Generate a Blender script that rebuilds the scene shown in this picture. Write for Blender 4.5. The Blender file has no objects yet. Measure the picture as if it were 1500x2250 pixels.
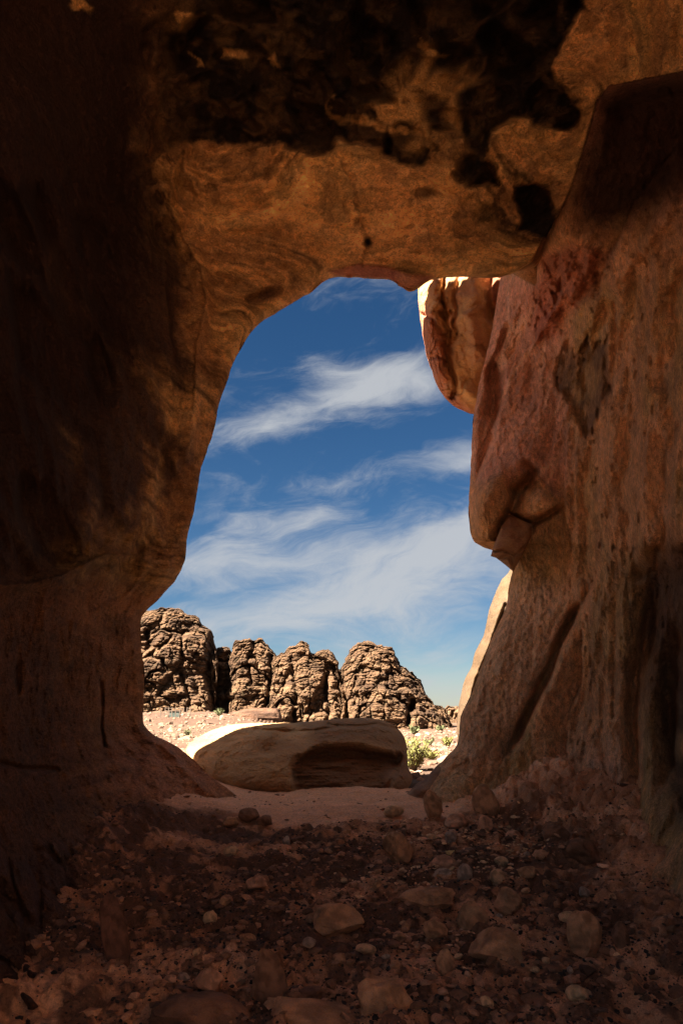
import bpy, math, random
import numpy as np
from mathutils import Vector

# ------------------------------------------------------------------ camera
PITCH = math.radians(16.2)
CAMZ = 1.0
sc = bpy.context.scene
cam_d = bpy.data.cameras.new('camera'); cam = bpy.data.objects.new('camera', cam_d)
sc.collection.objects.link(cam); sc.camera = cam
cam.location = (0, 0, CAMZ); cam.rotation_euler = (math.pi/2 + PITCH, 0, 0)
cam_d.sensor_fit = 'VERTICAL'; cam_d.sensor_height = 36.0; cam_d.lens = 24.0
cam_d.clip_start = 0.02; cam_d.clip_end = 6000

# ------------------------------------------------------------------ light
SUN_DIR = Vector((-0.50, -0.42, 0.76)).normalized()        # towards the sun
sun_el = math.asin(SUN_DIR.z); sun_az = math.atan2(SUN_DIR.x, SUN_DIR.y)
sun_d = bpy.data.lights.new('sun', 'SUN'); sun = bpy.data.objects.new('sun', sun_d)
sc.collection.objects.link(sun)
sun_d.energy = 4.2; sun_d.angle = math.radians(0.53); sun_d.color = (1.0, 0.90, 0.75)
sun.rotation_euler = SUN_DIR.to_track_quat('Z', 'Y').to_euler(); sun.location = (-20, -20, 40)

world = bpy.data.worlds.new('World'); sc.world = world; world.use_nodes = True
SKY_STRENGTH = 0.055
EXPOSURE = 3.5
sc.view_settings.view_transform = 'Standard'; sc.view_settings.look = 'None'
sc.view_settings.gamma = 1.0; sc.view_settings.exposure = EXPOSURE
try: sc.view_settings.use_curve_mapping = False
except Exception: pass
sc.cycles.use_denoising = True
sc.cycles.diffuse_bounces = 8; sc.cycles.max_bounces = 10
sc.cycles.sample_clamp_indirect = 6

class NT:
    """small helper to write node maths"""
    def __init__(s, tree): s.t = tree; s.n = tree.nodes; s.l = tree.links
    def node(s, typ, **kw):
        nd = s.n.new(typ)
        for k, v in kw.items(): setattr(nd, k, v)
        return nd
    def put(s, sock, v):
        if isinstance(v, bpy.types.NodeSocket): s.l.new(v, sock)
        elif v is not None: sock.default_value = v
    def m(s, op, a, b=None, c=None, clamp=False):
        nd = s.node('ShaderNodeMath', operation=op); nd.use_clamp = clamp
        s.put(nd.inputs[0], a)
        if b is not None: s.put(nd.inputs[1], b)
        if c is not None: s.put(nd.inputs[2], c)
        return nd.outputs[0]
    def vm(s, op, a, b=None):
        nd = s.node('ShaderNodeVectorMath', operation=op); s.put(nd.inputs[0], a)
        if b is not None: s.put(nd.inputs[1], b)
        return nd.outputs[0]
    def comb(s, x, y, z):
        nd = s.node('ShaderNodeCombineXYZ')
        for i, v in enumerate((x, y, z)): s.put(nd.inputs[i], v)
        return nd.outputs[0]
    def noise(s, vec, scale, detail=4, rough=0.55, dist=0.0, color=False):
        nd = s.node('ShaderNodeTexNoise'); s.put(nd.inputs['Vector'], vec)
        nd.inputs['Scale'].default_value = scale; nd.inputs['Detail'].default_value = detail
        nd.inputs['Roughness'].default_value = rough; nd.inputs['Distortion'].default_value = dist
        return nd.outputs['Color' if color else 'Fac']
    def rng(s, v, a, b, c=0.0, d=1.0, smooth=False):
        nd = s.node('ShaderNodeMapRange'); nd.interpolation_type = 'SMOOTHSTEP' if smooth else 'LINEAR'
        s.put(nd.inputs[0], v)
        for i, q in enumerate((a, b, c, d)): nd.inputs[1+i].default_value = q
        return nd.outputs[0]
    def mix(s, f, a, b, mode='MIX'):
        nd = s.node('ShaderNodeMix', data_type='RGBA', blend_type=mode)
        s.put(nd.inputs[0], f); s.put(nd.inputs[6], a); s.put(nd.inputs[7], b)
        return nd.outputs[2]

CP, SP = math.cos(PITCH), math.sin(PITCH)
def ray(px, py):
    u = (px-750.0)/1500.0; v = (1125.0-py)/1500.0
    return u, CP - SP*v, SP + CP*v
def W(px, py, d):
    """world point seen at photo pixel (px, py) at forward distance d"""
    px = np.asarray(px, float); py = np.asarray(py, float)
    x, y, z = ray(px, py)
    k = d / y
    return np.stack([x*k, y*k, CAMZ + z*k], -1)

# ---- sky and cirrus
def build_world():
    T = NT(world.node_tree); T.n.clear()
    out = T.node('ShaderNodeOutputWorld'); bg = T.node('ShaderNodeBackground')
    sky = T.node('ShaderNodeTexSky'); sky.sky_type = 'NISHITA'; sky.sun_disc = False
    sky.sun_elevation = sun_el; sky.sun_rotation = sun_az
    sky.altitude = 1000; sky.air_density = 1.0; sky.dust_density = 0.3; sky.ozone_density = 3.0
    tc = T.node('ShaderNodeTexCoord'); d = T.vm('NORMALIZE', tc.outputs['Generated'])
    sep = T.node('ShaderNodeSeparateXYZ'); T.l.new(d, sep.inputs[0])
    X, Y, Z = sep.outputs
    az = T.m('ARCTAN2', X, Y); el = T.m('ARCSINE', Z)
    # warp
    base = T.comb(az, el, 0.0)
    wn = T.noise(T.comb(T.m('MULTIPLY', az, 2.2), T.m('MULTIPLY', el, 5.0), 3.1), 1.6, 3, 0.5, 0, True)
    wv = T.vm('MULTIPLY', T.vm('SUBTRACT', wn, (0.5, 0.5, 0.5)), (0.16, 0.10, 0.0))
    p = T.vm('ADD', base, wv)
    sp2 = T.node('ShaderNodeSeparateXYZ'); T.l.new(p, sp2.inputs[0])
    A, E = sp2.outputs[0], sp2.outputs[1]
    # rotate so that streaks climb to the right
    ca, sa = math.cos(0.22), math.sin(0.22)
    R1 = T.m('ADD', T.m('MULTIPLY', A, ca), T.m('MULTIPLY', E, sa))
    R2 = T.m('SUBTRACT', T.m('MULTIPLY', E, ca), T.m('MULTIPLY', A, sa))
    f1 = T.noise(T.comb(T.m('MULTIPLY', R1, 3.2), T.m('MULTIPLY', R2, 9.0), 0.7), 1.5, 10, 0.62, 0.9)
    f2 = T.noise(T.comb(T.m('MULTIPLY', R1, 10.0), T.m('MULTIPLY', R2, 30.0), 2.7), 2.2, 6, 0.7, 0.8)
    f = T.m('ADD', T.m('MULTIPLY', f1, 0.78), T.m('MULTIPLY', f2, 0.22))
    # cloud banks: centre pixel, half lengths px, tilt, weight
    banks = [(560, 950, 150, 34, 14, .36), (800, 865, 180, 52, 6, .40), (760, 810, 90, 30, -10, .18),
             (930, 830, 100, 40, -20, .16), (1000, 1010, 70, 28, 10, .22), (720, 1065, 250, 22, 6, .13),
             (500, 1230, 170, 40, 10, .34), (620, 1150, 150, 26, 4, .20), (860, 1215, 240, 60, 12, .28),
             (1040, 1190, 170, 60, 8, .28), (600, 1340, 340, 44, 8, .27), (950, 1300, 260, 50, 6, .24),
             (800, 1520, 620, 80, 0, .32), (700, 640, 200, 30, 8, .08), (470, 850, 50, 40, 0, .1),
             (800, 975, 300, 30, 8, -.14), (700, 730, 200, 40, 5, -.06), (790, 1120, 60, 30, 0, -.05)]
    tot = None
    for (bx, by, hx, hy, tilt, w) in banks:
        rx, ry, rz = ray(bx, by); L = math.sqrt(rx*rx+ry*ry+rz*rz)
        a0 = math.atan2(rx, ry); e0 = math.asin(rz/L)
        sx = hx/1500.0; sy = hy/1500.0
        c, s_ = math.cos(math.radians(tilt)), math.sin(math.radians(tilt))
        da = T.m('SUBTRACT', A, a0); de = T.m('SUBTRACT', E, e0)
        q1 = T.m('DIVIDE', T.m('ADD', T.m('MULTIPLY', da, c), T.m('MULTIPLY', de, s_)), sx)
        q2 = T.m('DIVIDE', T.m('SUBTRACT', T.m('MULTIPLY', de, c), T.m('MULTIPLY', da, s_)), sy)
        r2 = T.m('ADD', T.m('MULTIPLY', q1, q1), T.m('MULTIPLY', q2, q2))
        g = T.m('MULTIPLY', T.m('EXPONENT', T.m('MULTIPLY', r2, -0.9)), w)
        tot = g if tot is None else T.m('ADD', tot, g)
    # cirrus goes on out of view, with cover added there for more skylight
    away = T.m('MAXIMUM', T.rng(el, 0.62, 0.95), T.rng(T.m('ABSOLUTE', az), 0.32, 0.6), clamp=True)
    tot = T.m('ADD', tot, T.m('MULTIPLY', away, 0.28))
    dens = T.m('ADD', f, tot)
    cov = T.rng(dens, 0.50, 0.96, 0, 1, True)
    cov = T.m('MULTIPLY', cov, 0.86)
    cov = T.m('MULTIPLY', cov, T.rng(el, -0.02, 0.03))
    # the blue, graded evenly, and the cloud white
    hsv = T.node('ShaderNodeHueSaturation'); T.l.new(sky.outputs[0], hsv.inputs['Color'])
    hsv.inputs['Saturation'].default_value = 1.25; hsv.inputs['Value'].default_value = 0.134
    col = T.mix(cov, hsv.outputs[0], (0.93, 0.96, 1.0, 1))
    T.l.new(col, bg.inputs[0]); bg.inputs[1].default_value = SKY_STRENGTH
    T.l.new(bg.outputs[0], out.inputs[0])
build_world()

# ------------------------------------------------------------------ numpy noise
def _hash(ix, iy, iz, seed):
    h = (ix*374761393 + iy*668265263 + iz*2147483647 + seed*1274126177) & 0xFFFFFFFF
    h = ((h ^ (h >> 13)) * 1274126177) & 0xFFFFFFFF
    h = ((h ^ (h >> 16)) * 2246822519) & 0xFFFFFFFF
    return ((h ^ (h >> 15)) & 0xFFFFFF) / float(0xFFFFFF)
def vnoise(P, seed=0):
    P = np.asarray(P, float); I = np.floor(P).astype(np.int64); F = P - I
    F = F*F*F*(F*(F*6-15)+10)
    r = 0
    for dx in (0, 1):
        wx = F[..., 0] if dx else 1-F[..., 0]
        for dy in (0, 1):
            wy = F[..., 1] if dy else 1-F[..., 1]
            for dz in (0, 1):
                wz = F[..., 2] if dz else 1-F[..., 2]
                r = r + wx*wy*wz*_hash(I[..., 0]+dx, I[..., 1]+dy, I[..., 2]+dz, seed)
    return r*2-1
def fbm(P, o=4, seed=0, gain=0.5, lac=2.03):
    a = 1.0; s = 0; n = 0; P = np.asarray(P, float)
    for k in range(o):
        s = s + a*vnoise(P, seed+k*17); n += a; a *= gain; P = P*lac + 11.3
    return s/n
def ridged(P, o=4, seed=0, gain=0.5):
    a = 1.0; s = 0; n = 0; P = np.asarray(P, float)
    for k in range(o):
        s = s + a*(1-np.abs(vnoise(P, seed+k*13))*1.6); n += a; a *= gain; P = P*2.07 + 5.1
    return s/n
def worley(P, seed=0):
    P = np.asarray(P, float); I = np.floor(P).astype(np.int64)
    f1 = np.full(P.shape[:-1], 9.0); f2 = f1.copy(); idc = np.zeros(P.shape[:-1])
    for dx in (-1, 0, 1):
        for dy in (-1, 0, 1):
            for dz in (-1, 0, 1):
                cx, cy, cz = I[..., 0]+dx, I[..., 1]+dy, I[..., 2]+dz
                q = np.stack([cx+_hash(cx, cy, cz, seed), cy+_hash(cx, cy, cz, seed+1), cz+_hash(cx, cy, cz, seed+2)], -1)
                d = np.sqrt(((P-q)**2).sum(-1)); idh = _hash(cx, cy, cz, seed+5)
                nf = d < f1
                f2 = np.where(nf, f1, np.minimum(f2, d)); idc = np.where(nf, idh, idc); f1 = np.where(nf, d, f1)
    return f1, f2, idc
def sstep(a, b, x):
    t = np.clip((np.asarray(x, float)-a)/(b-a), 0, 1); return t*t*(3-2*t)
def gauss(x): return np.exp(-x*x)
def poly_dist(px, py, pts, closed=False):
    """distance, sign (side) and position along a polyline"""
    pts = np.array(pts, float)
    if closed: pts = np.vstack([pts, pts[:1]])
    seg = np.diff(pts, axis=0); L = np.hypot(seg[:, 0], seg[:, 1]); cum = np.concatenate([[0], np.cumsum(L)])
    best = np.full(px.shape, 1e9); sgn = np.ones(px.shape); tt = np.zeros(px.shape)
    for i in range(len(seg)):
        ax, ay = pts[i]; dx, dy = seg[i]
        t = np.clip(((px-ax)*dx+(py-ay)*dy)/(L[i]**2+1e-9), 0, 1)
        d = np.hypot(px-ax-t*dx, py-ay-t*dy)
        m = d < best
        s = np.sign(dx*(py-ay)-dy*(px-ax))
        best = np.where(m, d, best); sgn = np.where(m, s, sgn); tt = np.where(m, (cum[i]+t*L[i])/cum[-1], tt)
    return best, sgn, tt
def inside(px, py, pts):
    pts = np.array(pts, float); r = np.zeros(px.shape, bool); j = len(pts)-1
    for i in range(len(pts)):
        xi, yi = pts[i]; xj, yj = pts[j]
        c = ((yi > py) != (yj > py)) & (px < (xj-xi)*(py-yi)/(yj-yi+1e-12)+xi)
        r ^= c; j = i
    return r
def poly_mask(px, py, pts, soft=6):
    """1 inside, 0 outside, soft edge"""
    d, _, _ = poly_dist(px, py, pts, True)
    s = np.where(inside(px, py, pts), d, -d)
    return sstep(-soft, soft, s)
def resample(pts, n, smooth=True):
    pts = np.array(pts, float); k = len(pts)
    if smooth:                                    # Catmull-Rom
        P = np.vstack([2*pts[0]-pts[1], pts, 2*pts[-1]-pts[-2]]); out = []
        for i in range(1, k):
            t = np.linspace(0, 1, 12, endpoint=False)[:, None]
            a, b, c, d = P[i-1], P[i], P[i+1], P[i+2]
            out.append(0.5*((2*b)+(-a+c)*t+(2*a-5*b+4*c-d)*t*t+(-a+3*b-3*c+d)*t**3))
        pts = np.vstack(out+[pts[-1:]])
    L = np.concatenate([[0], np.cumsum(np.linalg.norm(np.diff(pts[:, :2], axis=0), axis=1))])
    t = np.linspace(0, L[-1], n)
    return np.stack([np.interp(t, L, pts[:, j]) for j in range(pts.shape[1])], -1)

# ------------------------------------------------------------------ mesh helpers
def link(o, parent=None):
    sc.collection.objects.link(o)
    if parent: o.parent = parent
    return o
def tag(o, label=None, cat=None, group=None, kind=None):
    if label: o['label'] = label
    if cat: o['category'] = cat
    if group: o['group'] = group
    if kind: o['kind'] = kind
    return o
def mesh_arrays(name, V, Q, col=None, smooth=True):
    V = np.ascontiguousarray(V, dtype=np.float32).reshape(-1, 3); Q = np.ascontiguousarray(Q, dtype=np.int32)
    me = bpy.data.meshes.new(name); k = Q.shape[1]
    me.vertices.add(len(V)); me.vertices.foreach_set('co', V.ravel())
    me.loops.add(Q.size); me.loops.foreach_set('vertex_index', Q.ravel())
    me.polygons.add(len(Q)); me.polygons.foreach_set('loop_start', np.arange(0, Q.size, k, dtype=np.int32))
    me.polygons.foreach_set('loop_total', np.full(len(Q), k, dtype=np.int32))
    me.update(calc_edges=True); me.validate()
    me.polygons.foreach_set('use_smooth', np.full(len(me.polygons), smooth))
    if col is not None:
        a = me.color_attributes.new('Col', 'FLOAT_COLOR', 'POINT')
        c = np.ones((len(V), 4), np.float32); c[:, :3] = np.asarray(col).reshape(-1, 3)
        a.data.foreach_set('color', c.ravel())
    return me
def grid_faces(nu, nv, wrapu=False, off=0, flip=False):
    i = np.arange(nu if wrapu else nu-1)[:, None]; j = np.arange(nv-1)[None, :]
    i2 = (i+1) % nu
    a = i*nv+j; b = i2*nv+j; c = i2*nv+j+1; d = i*nv+j+1
    q = np.stack([a, b, c, d] if not flip else [d, c, b, a], -1).reshape(-1, 4)
    return q+off
def grid_obj(name, P, mat, col=None, wrapu=False, parent=None, flip=False, fmask=None):
    nu, nv = P.shape[:2]; Q = grid_faces(nu, nv, wrapu, 0, flip)
    if fmask is not None: Q = Q[fmask]
    if fmask is not None:
        used = np.unique(Q); remap = np.full(nu*nv, -1); remap[used] = np.arange(len(used))
        V = P.reshape(-1, 3)[used]; C = None if col is None else col.reshape(-1, 3)[used]; Q = remap[Q]
    else: V, C = P.reshape(-1, 3), (None if col is None else col.reshape(-1, 3))
    me = mesh_arrays(name, V, Q, C); me.materials.append(mat)
    return link(bpy.data.objects.new(name, me), parent)

# ------------------------------------------------------------------ materials
def rock_mat(name, scale=1.0, gain=1.0, bump=0.5, grain=0.35, stretch=(1, 1, 1), rough=0.92, use_col=True, base=(0.3, 0.2, 0.1), speck=0.0, bdist=0.01):
    m = bpy.data.materials.new(name); m.use_nodes = True
    T = NT(m.node_tree); bs = T.n['Principled BSDF']
    tc = T.node('ShaderNodeTexCoord'); geo = T.node('ShaderNodeNewGeometry')
    v = T.vm('MULTIPLY', tc.outputs['Object'], stretch)
    n1 = T.noise(v, 3.0*scale, 6, 0.6, 0.4); n2 = T.noise(v, 22.0*scale, 6, 0.7); n3 = T.noise(tc.outputs['Object'], 90.0*scale, 3, 0.7)
    if use_col:
        at = T.node('ShaderNodeAttribute'); at.attribute_name = 'Col'; c = at.outputs['Color']
    else: c = (*base, 1)
    n4 = T.noise(v, 48.0*scale, 4, 0.75, 0.6)
    f = T.m('ADD', T.m('MULTIPLY', T.m('SUBTRACT', n1, 0.5), grain*1.2), T.m('MULTIPLY', T.m('SUBTRACT', n2, 0.5), grain*2.6))
    f = T.m('ADD', f, T.m('MULTIPLY', T.m('SUBTRACT', n4, 0.5), grain*2.6))
    f = T.m('ADD', f, T.m('MULTIPLY', T.m('SUBTRACT', n3, 0.5), grain*2.2)); f = T.m('MAXIMUM', T.m('ADD', f, 1.0), 0.15)
    g = T.comb(T.m('MULTIPLY', f, gain), T.m('MULTIPLY', f, gain), T.m('MULTIPLY', f, gain))
    nd = T.node('ShaderNodeVectorMath', operation='MULTIPLY')
    if use_col: T.l.new(c, nd.inputs[0])
    else: nd.inputs[0].default_value = base
    T.l.new(g, nd.inputs[1])
    cc = nd.outputs[0]
    # small hue wander between warm and cool mineral tints
    hue = T.noise(v, 7.0*scale, 4, 0.6, 0.8)
    cc = T.mix(T.rng(hue, 0.35, 0.65, 0, 1), T.mix(1.0, cc, (1.06, 0.97, 0.86, 1), 'MULTIPLY'), T.mix(1.0, cc, (0.96, 0.98, 1.06, 1), 'MULTIPLY'))
    T.l.new(cc, bs.inputs['Base Color'])
    bs.inputs['Roughness'].default_value = rough; bs.inputs['Specular IOR Level'].default_value = 0.15
    h = T.m('ADD', T.m('MULTIPLY', n1, 1.0), T.m('MULTIPLY', n2, 0.5)); h = T.m('ADD', h, T.m('MULTIPLY', n3, 0.18)); h = T.m('ADD', h, T.m('MULTIPLY', n4, 0.3))
    bp = T.node('ShaderNodeBump'); bp.inputs['Strength'].default_value = bump; bp.inputs['Distance'].default_value = bdist
    T.l.new(h, bp.inputs['Height']); T.l.new(bp.outputs[0], bs.inputs['Normal'])
    return m
M_cave = rock_mat('cave_rock', 1.0, 1.75, 1.0, 0.65, (1, 1, 2.2), bdist=0.10)
M_wall = rock_mat('cave_rock_fibrous', 1.2, 1.9, 1.0, 0.65, (1.5, 1.5, 0.7), bdist=0.10)
M_floor = rock_mat('sand_floor', 2.0, 1.6, 0.9, 0.5, (1, 1, 1), bdist=0.03)
M_bould = rock_mat('boulder_sandstone', 1.6, 1.25, 0.8, 0.32, (1, 1, 2.0), bdist=0.07)
M_stone = rock_mat('stone', 3.0, 1.7, 0.7, 0.4, (1, 1, 1), bdist=0.02)
M_far = rock_mat('crag_sandstone', 0.10, 1.0, 1.0, 0.5, (1, 1, 2.6), bdist=1.2)
M_ground = rock_mat('desert_sand', 0.4, 1.0, 0.6, 0.35, (1, 1, 1), bdist=0.15)
def plain(name, base, rough=0.8):
    m = bpy.data.materials.new(name); m.use_nodes = True; T = NT(m.node_tree); bs = T.n['Principled BSDF']
    tc = T.node('ShaderNodeTexCoord'); n = T.noise(tc.outputs['Object'], 6, 4)
    c = T.mix(n, (*[q*0.6 for q in base], 1), (*[min(1, q*1.4) for q in base], 1))
    T.l.new(c, bs.inputs['Base Color']); bs.inputs['Roughness'].default_value = rough
    return m
M_leaf = plain('shrub_leaf', (0.16, 0.15, 0.035)); M_leaf2 = plain('shrub_dull_leaf', (0.10, 0.105, 0.04)); M_twig = plain('twig', (0.12, 0.08, 0.05))
M_post = plain('weathered_wood', (0.10, 0.07, 0.05)); M_sheet = plain('green_sheeting', (0.035, 0.05, 0.042)); M_bark = plain('charred_wood', (0.03, 0.022, 0.018))

# ------------------------------------------------------------------ terrain
def terrain(x, y):
    """desert outside, falling gently away from the cave mouth to the plain"""
    x = np.asarray(x, float); y = np.asarray(y, float)
    r = np.hypot(x, y-7); yy = np.maximum(y, 1.0)
    z = 0.12 - 0.95*sstep(9, 22, r) - 1.5*sstep(20, 70, r) - 3.2*sstep(60, 260, r)
    az = x/np.maximum(yy, 8)
    left = sstep(-0.02, -0.20, az)*sstep(25, 200, y)
    z = z + left*(4.6 + 0.8*sstep(120, 260, y))
    P = np.stack([x*0.05, y*0.05, x*0+1.5], -1)
    z = z + fbm(P, 5, 31)*1.1*sstep(14, 90, r) + fbm(P*9, 3, 37)*0.10*sstep(9, 14, r)
    return z
def floor_h(x, y, fine=True):
    x = np.asarray(x, float); y = np.asarray(y, float)
    z = 0.20*sstep(2.4, 7.0, y)
    z = z + 0.40*sstep(0.95, 2.3, x - 0.10*(6-y))*sstep(4.3, 5.8, y) + 0.22*sstep(1.2, 2.4, x)*(1-sstep(4.3, 5.8, y))
    z = z + 0.26*sstep(-0.75, -2.1, x)*sstep(3.2, 5.0, y) + 0.10*sstep(-0.7, -1.8, x)*(1-sstep(3.2, 5, y))
    z = z - 0.05*gauss((x-0.1)/0.8)*gauss((y-4.2)/1.6)
    z = z - 0.9*sstep(7.8, 9.5, y)
    P = np.stack([x, y, x*0], -1)
    z = z + 0.05*fbm(P*1.3, 3, 3)
    smooth = sstep(5.5, 6.1, y + 0.25*fbm(P*2.2, 2, 8)) * sstep(1.25, 0.8, x)       # clean sand by the boulder
    rough = 1-smooth*0.85
    if fine:
        z = z + rough*(0.065*fbm(P*4.0, 5, 5, 0.6) + 0.045*np.maximum(ridged(P*3.1+7, 4, 6), 0)**2)
        f1, f2, _ = worley(P*9+fbm(P*5, 2, 2)[..., None]*0.6, 11)
        z = z + rough*0.022*sstep(0.05, 0.45, f2-f1)
        f1, f2, c = worley(P*24, 17)
        z = z + (0.3+0.7*rough)*0.012*sstep(0.0, 0.5, f2-f1)*c
        # crusty broken ledges climbing to the right-hand rock
        led = sstep(0.95, 1.5, x)*sstep(4.0, 5.0, y)
        t = (z*11+fbm(P*3, 3, 77)*1.5); z = z + led*0.04*(sstep(0.2, 0.8, t-np.floor(t))-0.5)*1.4
        z = z + led*0.09*np.maximum(fbm(P*3.3, 4, 41), 0)
    return z
def floor_hit(px, py, d0=1.5, d1=9.0):
    ds = np.linspace(d0, d1, 600); p = W(np.full(600, px), np.full(600, py), ds)
    h = floor_h(p[:, 0], p[:, 1], False); k = np.argmax(p[:, 2] < h)
    return ds[k] if p[k, 2] < h[k] else None

# ------------------------------------------------------------------ common depth field of the cave rock
CTRL_ALL = [ # px, py, depth : shared
 (0,600,3.1),(0,900,3.2),(0,1250,3.4),(0,1450,3.6),(0,1700,3.5),(0,2000,2.9),(0,2200,2.6),(-350,1000,2.3),(-350,2000,2.1),(-350,200,2.0),
 (1250,150,3.7),(1400,100,3.4),(1500,0,2.9),(750,0,3.1),(0,0,2.6),(750,-350,2.3),(1700,-300,2.1),(0,-350,1.9),
 (1190,530,5.15),(1240,440,4.75),(1300,250,4.1),(1500,155,3.3),(1500,1000,4.0),(1900,1000,2.4),(1900,400,2.2),(1900,2200,1.9),(1450,2250,2.7),(1500,2600,2.1),(-300,2600,1.8),(100,2250,2.6)]
CTRL_L = CTRL_ALL+[
 (320,1430,6.3),(312,1350,6.2),(314,1580,6.6),(395,1260,5.95),(425,1140,5.75),(440,1040,5.6),(470,940,5.45),(500,850,5.3),(540,750,5.15),(600,690,5.1),(690,635,5.05),(760,606,5.0),(850,610,5.0),(895,635,5.05),(965,608,4.98),(1060,606,4.98),(1125,603,5.05),
 (400,1650,6.7),(530,1757,6.9),(450,1740,6.35),(350,1700,5.95),
 (200,600,3.95),(200,900,4.1),(200,1150,4.3),(330,900,4.75),(400,900,5.1),(300,1150,4.95),(380,1180,5.6),(200,1450,5.2),(100,1450,4.45),(280,1450,5.95),
 (200,1750,4.95),(200,1900,4.3),(200,2050,3.7),(350,1850,5.4),(450,1850,5.9),
 (450,500,4.6),(400,350,4.2),(700,330,3.95),(800,500,4.5),(600,560,4.75),(1000,540,4.7),(1100,400,4.45),(1200,300,4.3),(750,150,3.5),(300,0,3.0),(100,300,3.0)]
CTRL_R = CTRL_ALL+[
 (1095,560,7.2),(1130,640,6.7),(1170,600,6.0),(1110,700,7.0),(1060,850,7.1),(1035,1000,7.0),(1035,1180,6.9),(1150,800,6.7),(1150,1000,6.5),(1210,700,6.0),(1300,1000,5.5),(1400,1000,4.7),(1500,600,3.9),(1350,600,4.8),(1400,1400,4.8),(1500,1400,4.0),
 (1110,1340,6.9),(1045,1500,6.9),(1000,1640,6.8),(940,1740,6.5),(1150,1500,6.5),(1270,1500,6.1),(1280,1250,5.9),(1200,1650,6.3),(1300,1750,5.6),(1400,1850,4.7),(1500,1900,3.8),(1410,2050,3.75),(1500,2150,3.1),(1100,1850,6.3),(1200,2000,5.4)]
def _tps(ctrl):
    C = np.array(ctrl, float); X = C[:, :2]/1000.0; n = len(X)
    r = np.linalg.norm(X[:, None]-X[None], axis=-1); K = np.where(r > 0, r*r*np.log(r+1e-12), 0)+np.eye(n)*0.002
    Pm = np.hstack([np.ones((n, 1)), X]); A = np.zeros((n+3, n+3)); A[:n, :n] = K; A[:n, n:] = Pm; A[n:, :n] = Pm.T
    return X, np.linalg.solve(A, np.concatenate([C[:, 2], np.zeros(3)]))
TPS_L, TPS_R = _tps(CTRL_L), _tps(CTRL_R)
def base_depth(px, py, tps):
    X, w = tps; x = px/1000.0; y = py/1000.0
    s = w[-3]+w[-2]*x+w[-1]*y
    for i in range(len(X)):
        r2 = (x-X[i, 0])**2+(y-X[i, 1])**2+1e-12; s = s+w[i]*0.5*r2*np.log(r2)
    return np.clip(s, 1.3, 9)

GAP = 2.1  # unseen low opening at the left rear, cut to let daylight in
REAR = 1.12      # size of the unseen rear mouth, added to let fill light in
# line where the ceiling meets the right-hand wall
JUNC = [(600,3500),(900,1300),(1000,760),(1085,640),(1125,603),(1165,573),(1190,528),(1225,470),(1250,420),(1285,310),(1310,220),(1335,190),(1420,172),(1500,155),(1700,110),(2100,40)]

def lerp3(a, b, t): return np.asarray(a)*(1-t[..., None])+np.asarray(b)*t[..., None]

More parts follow.
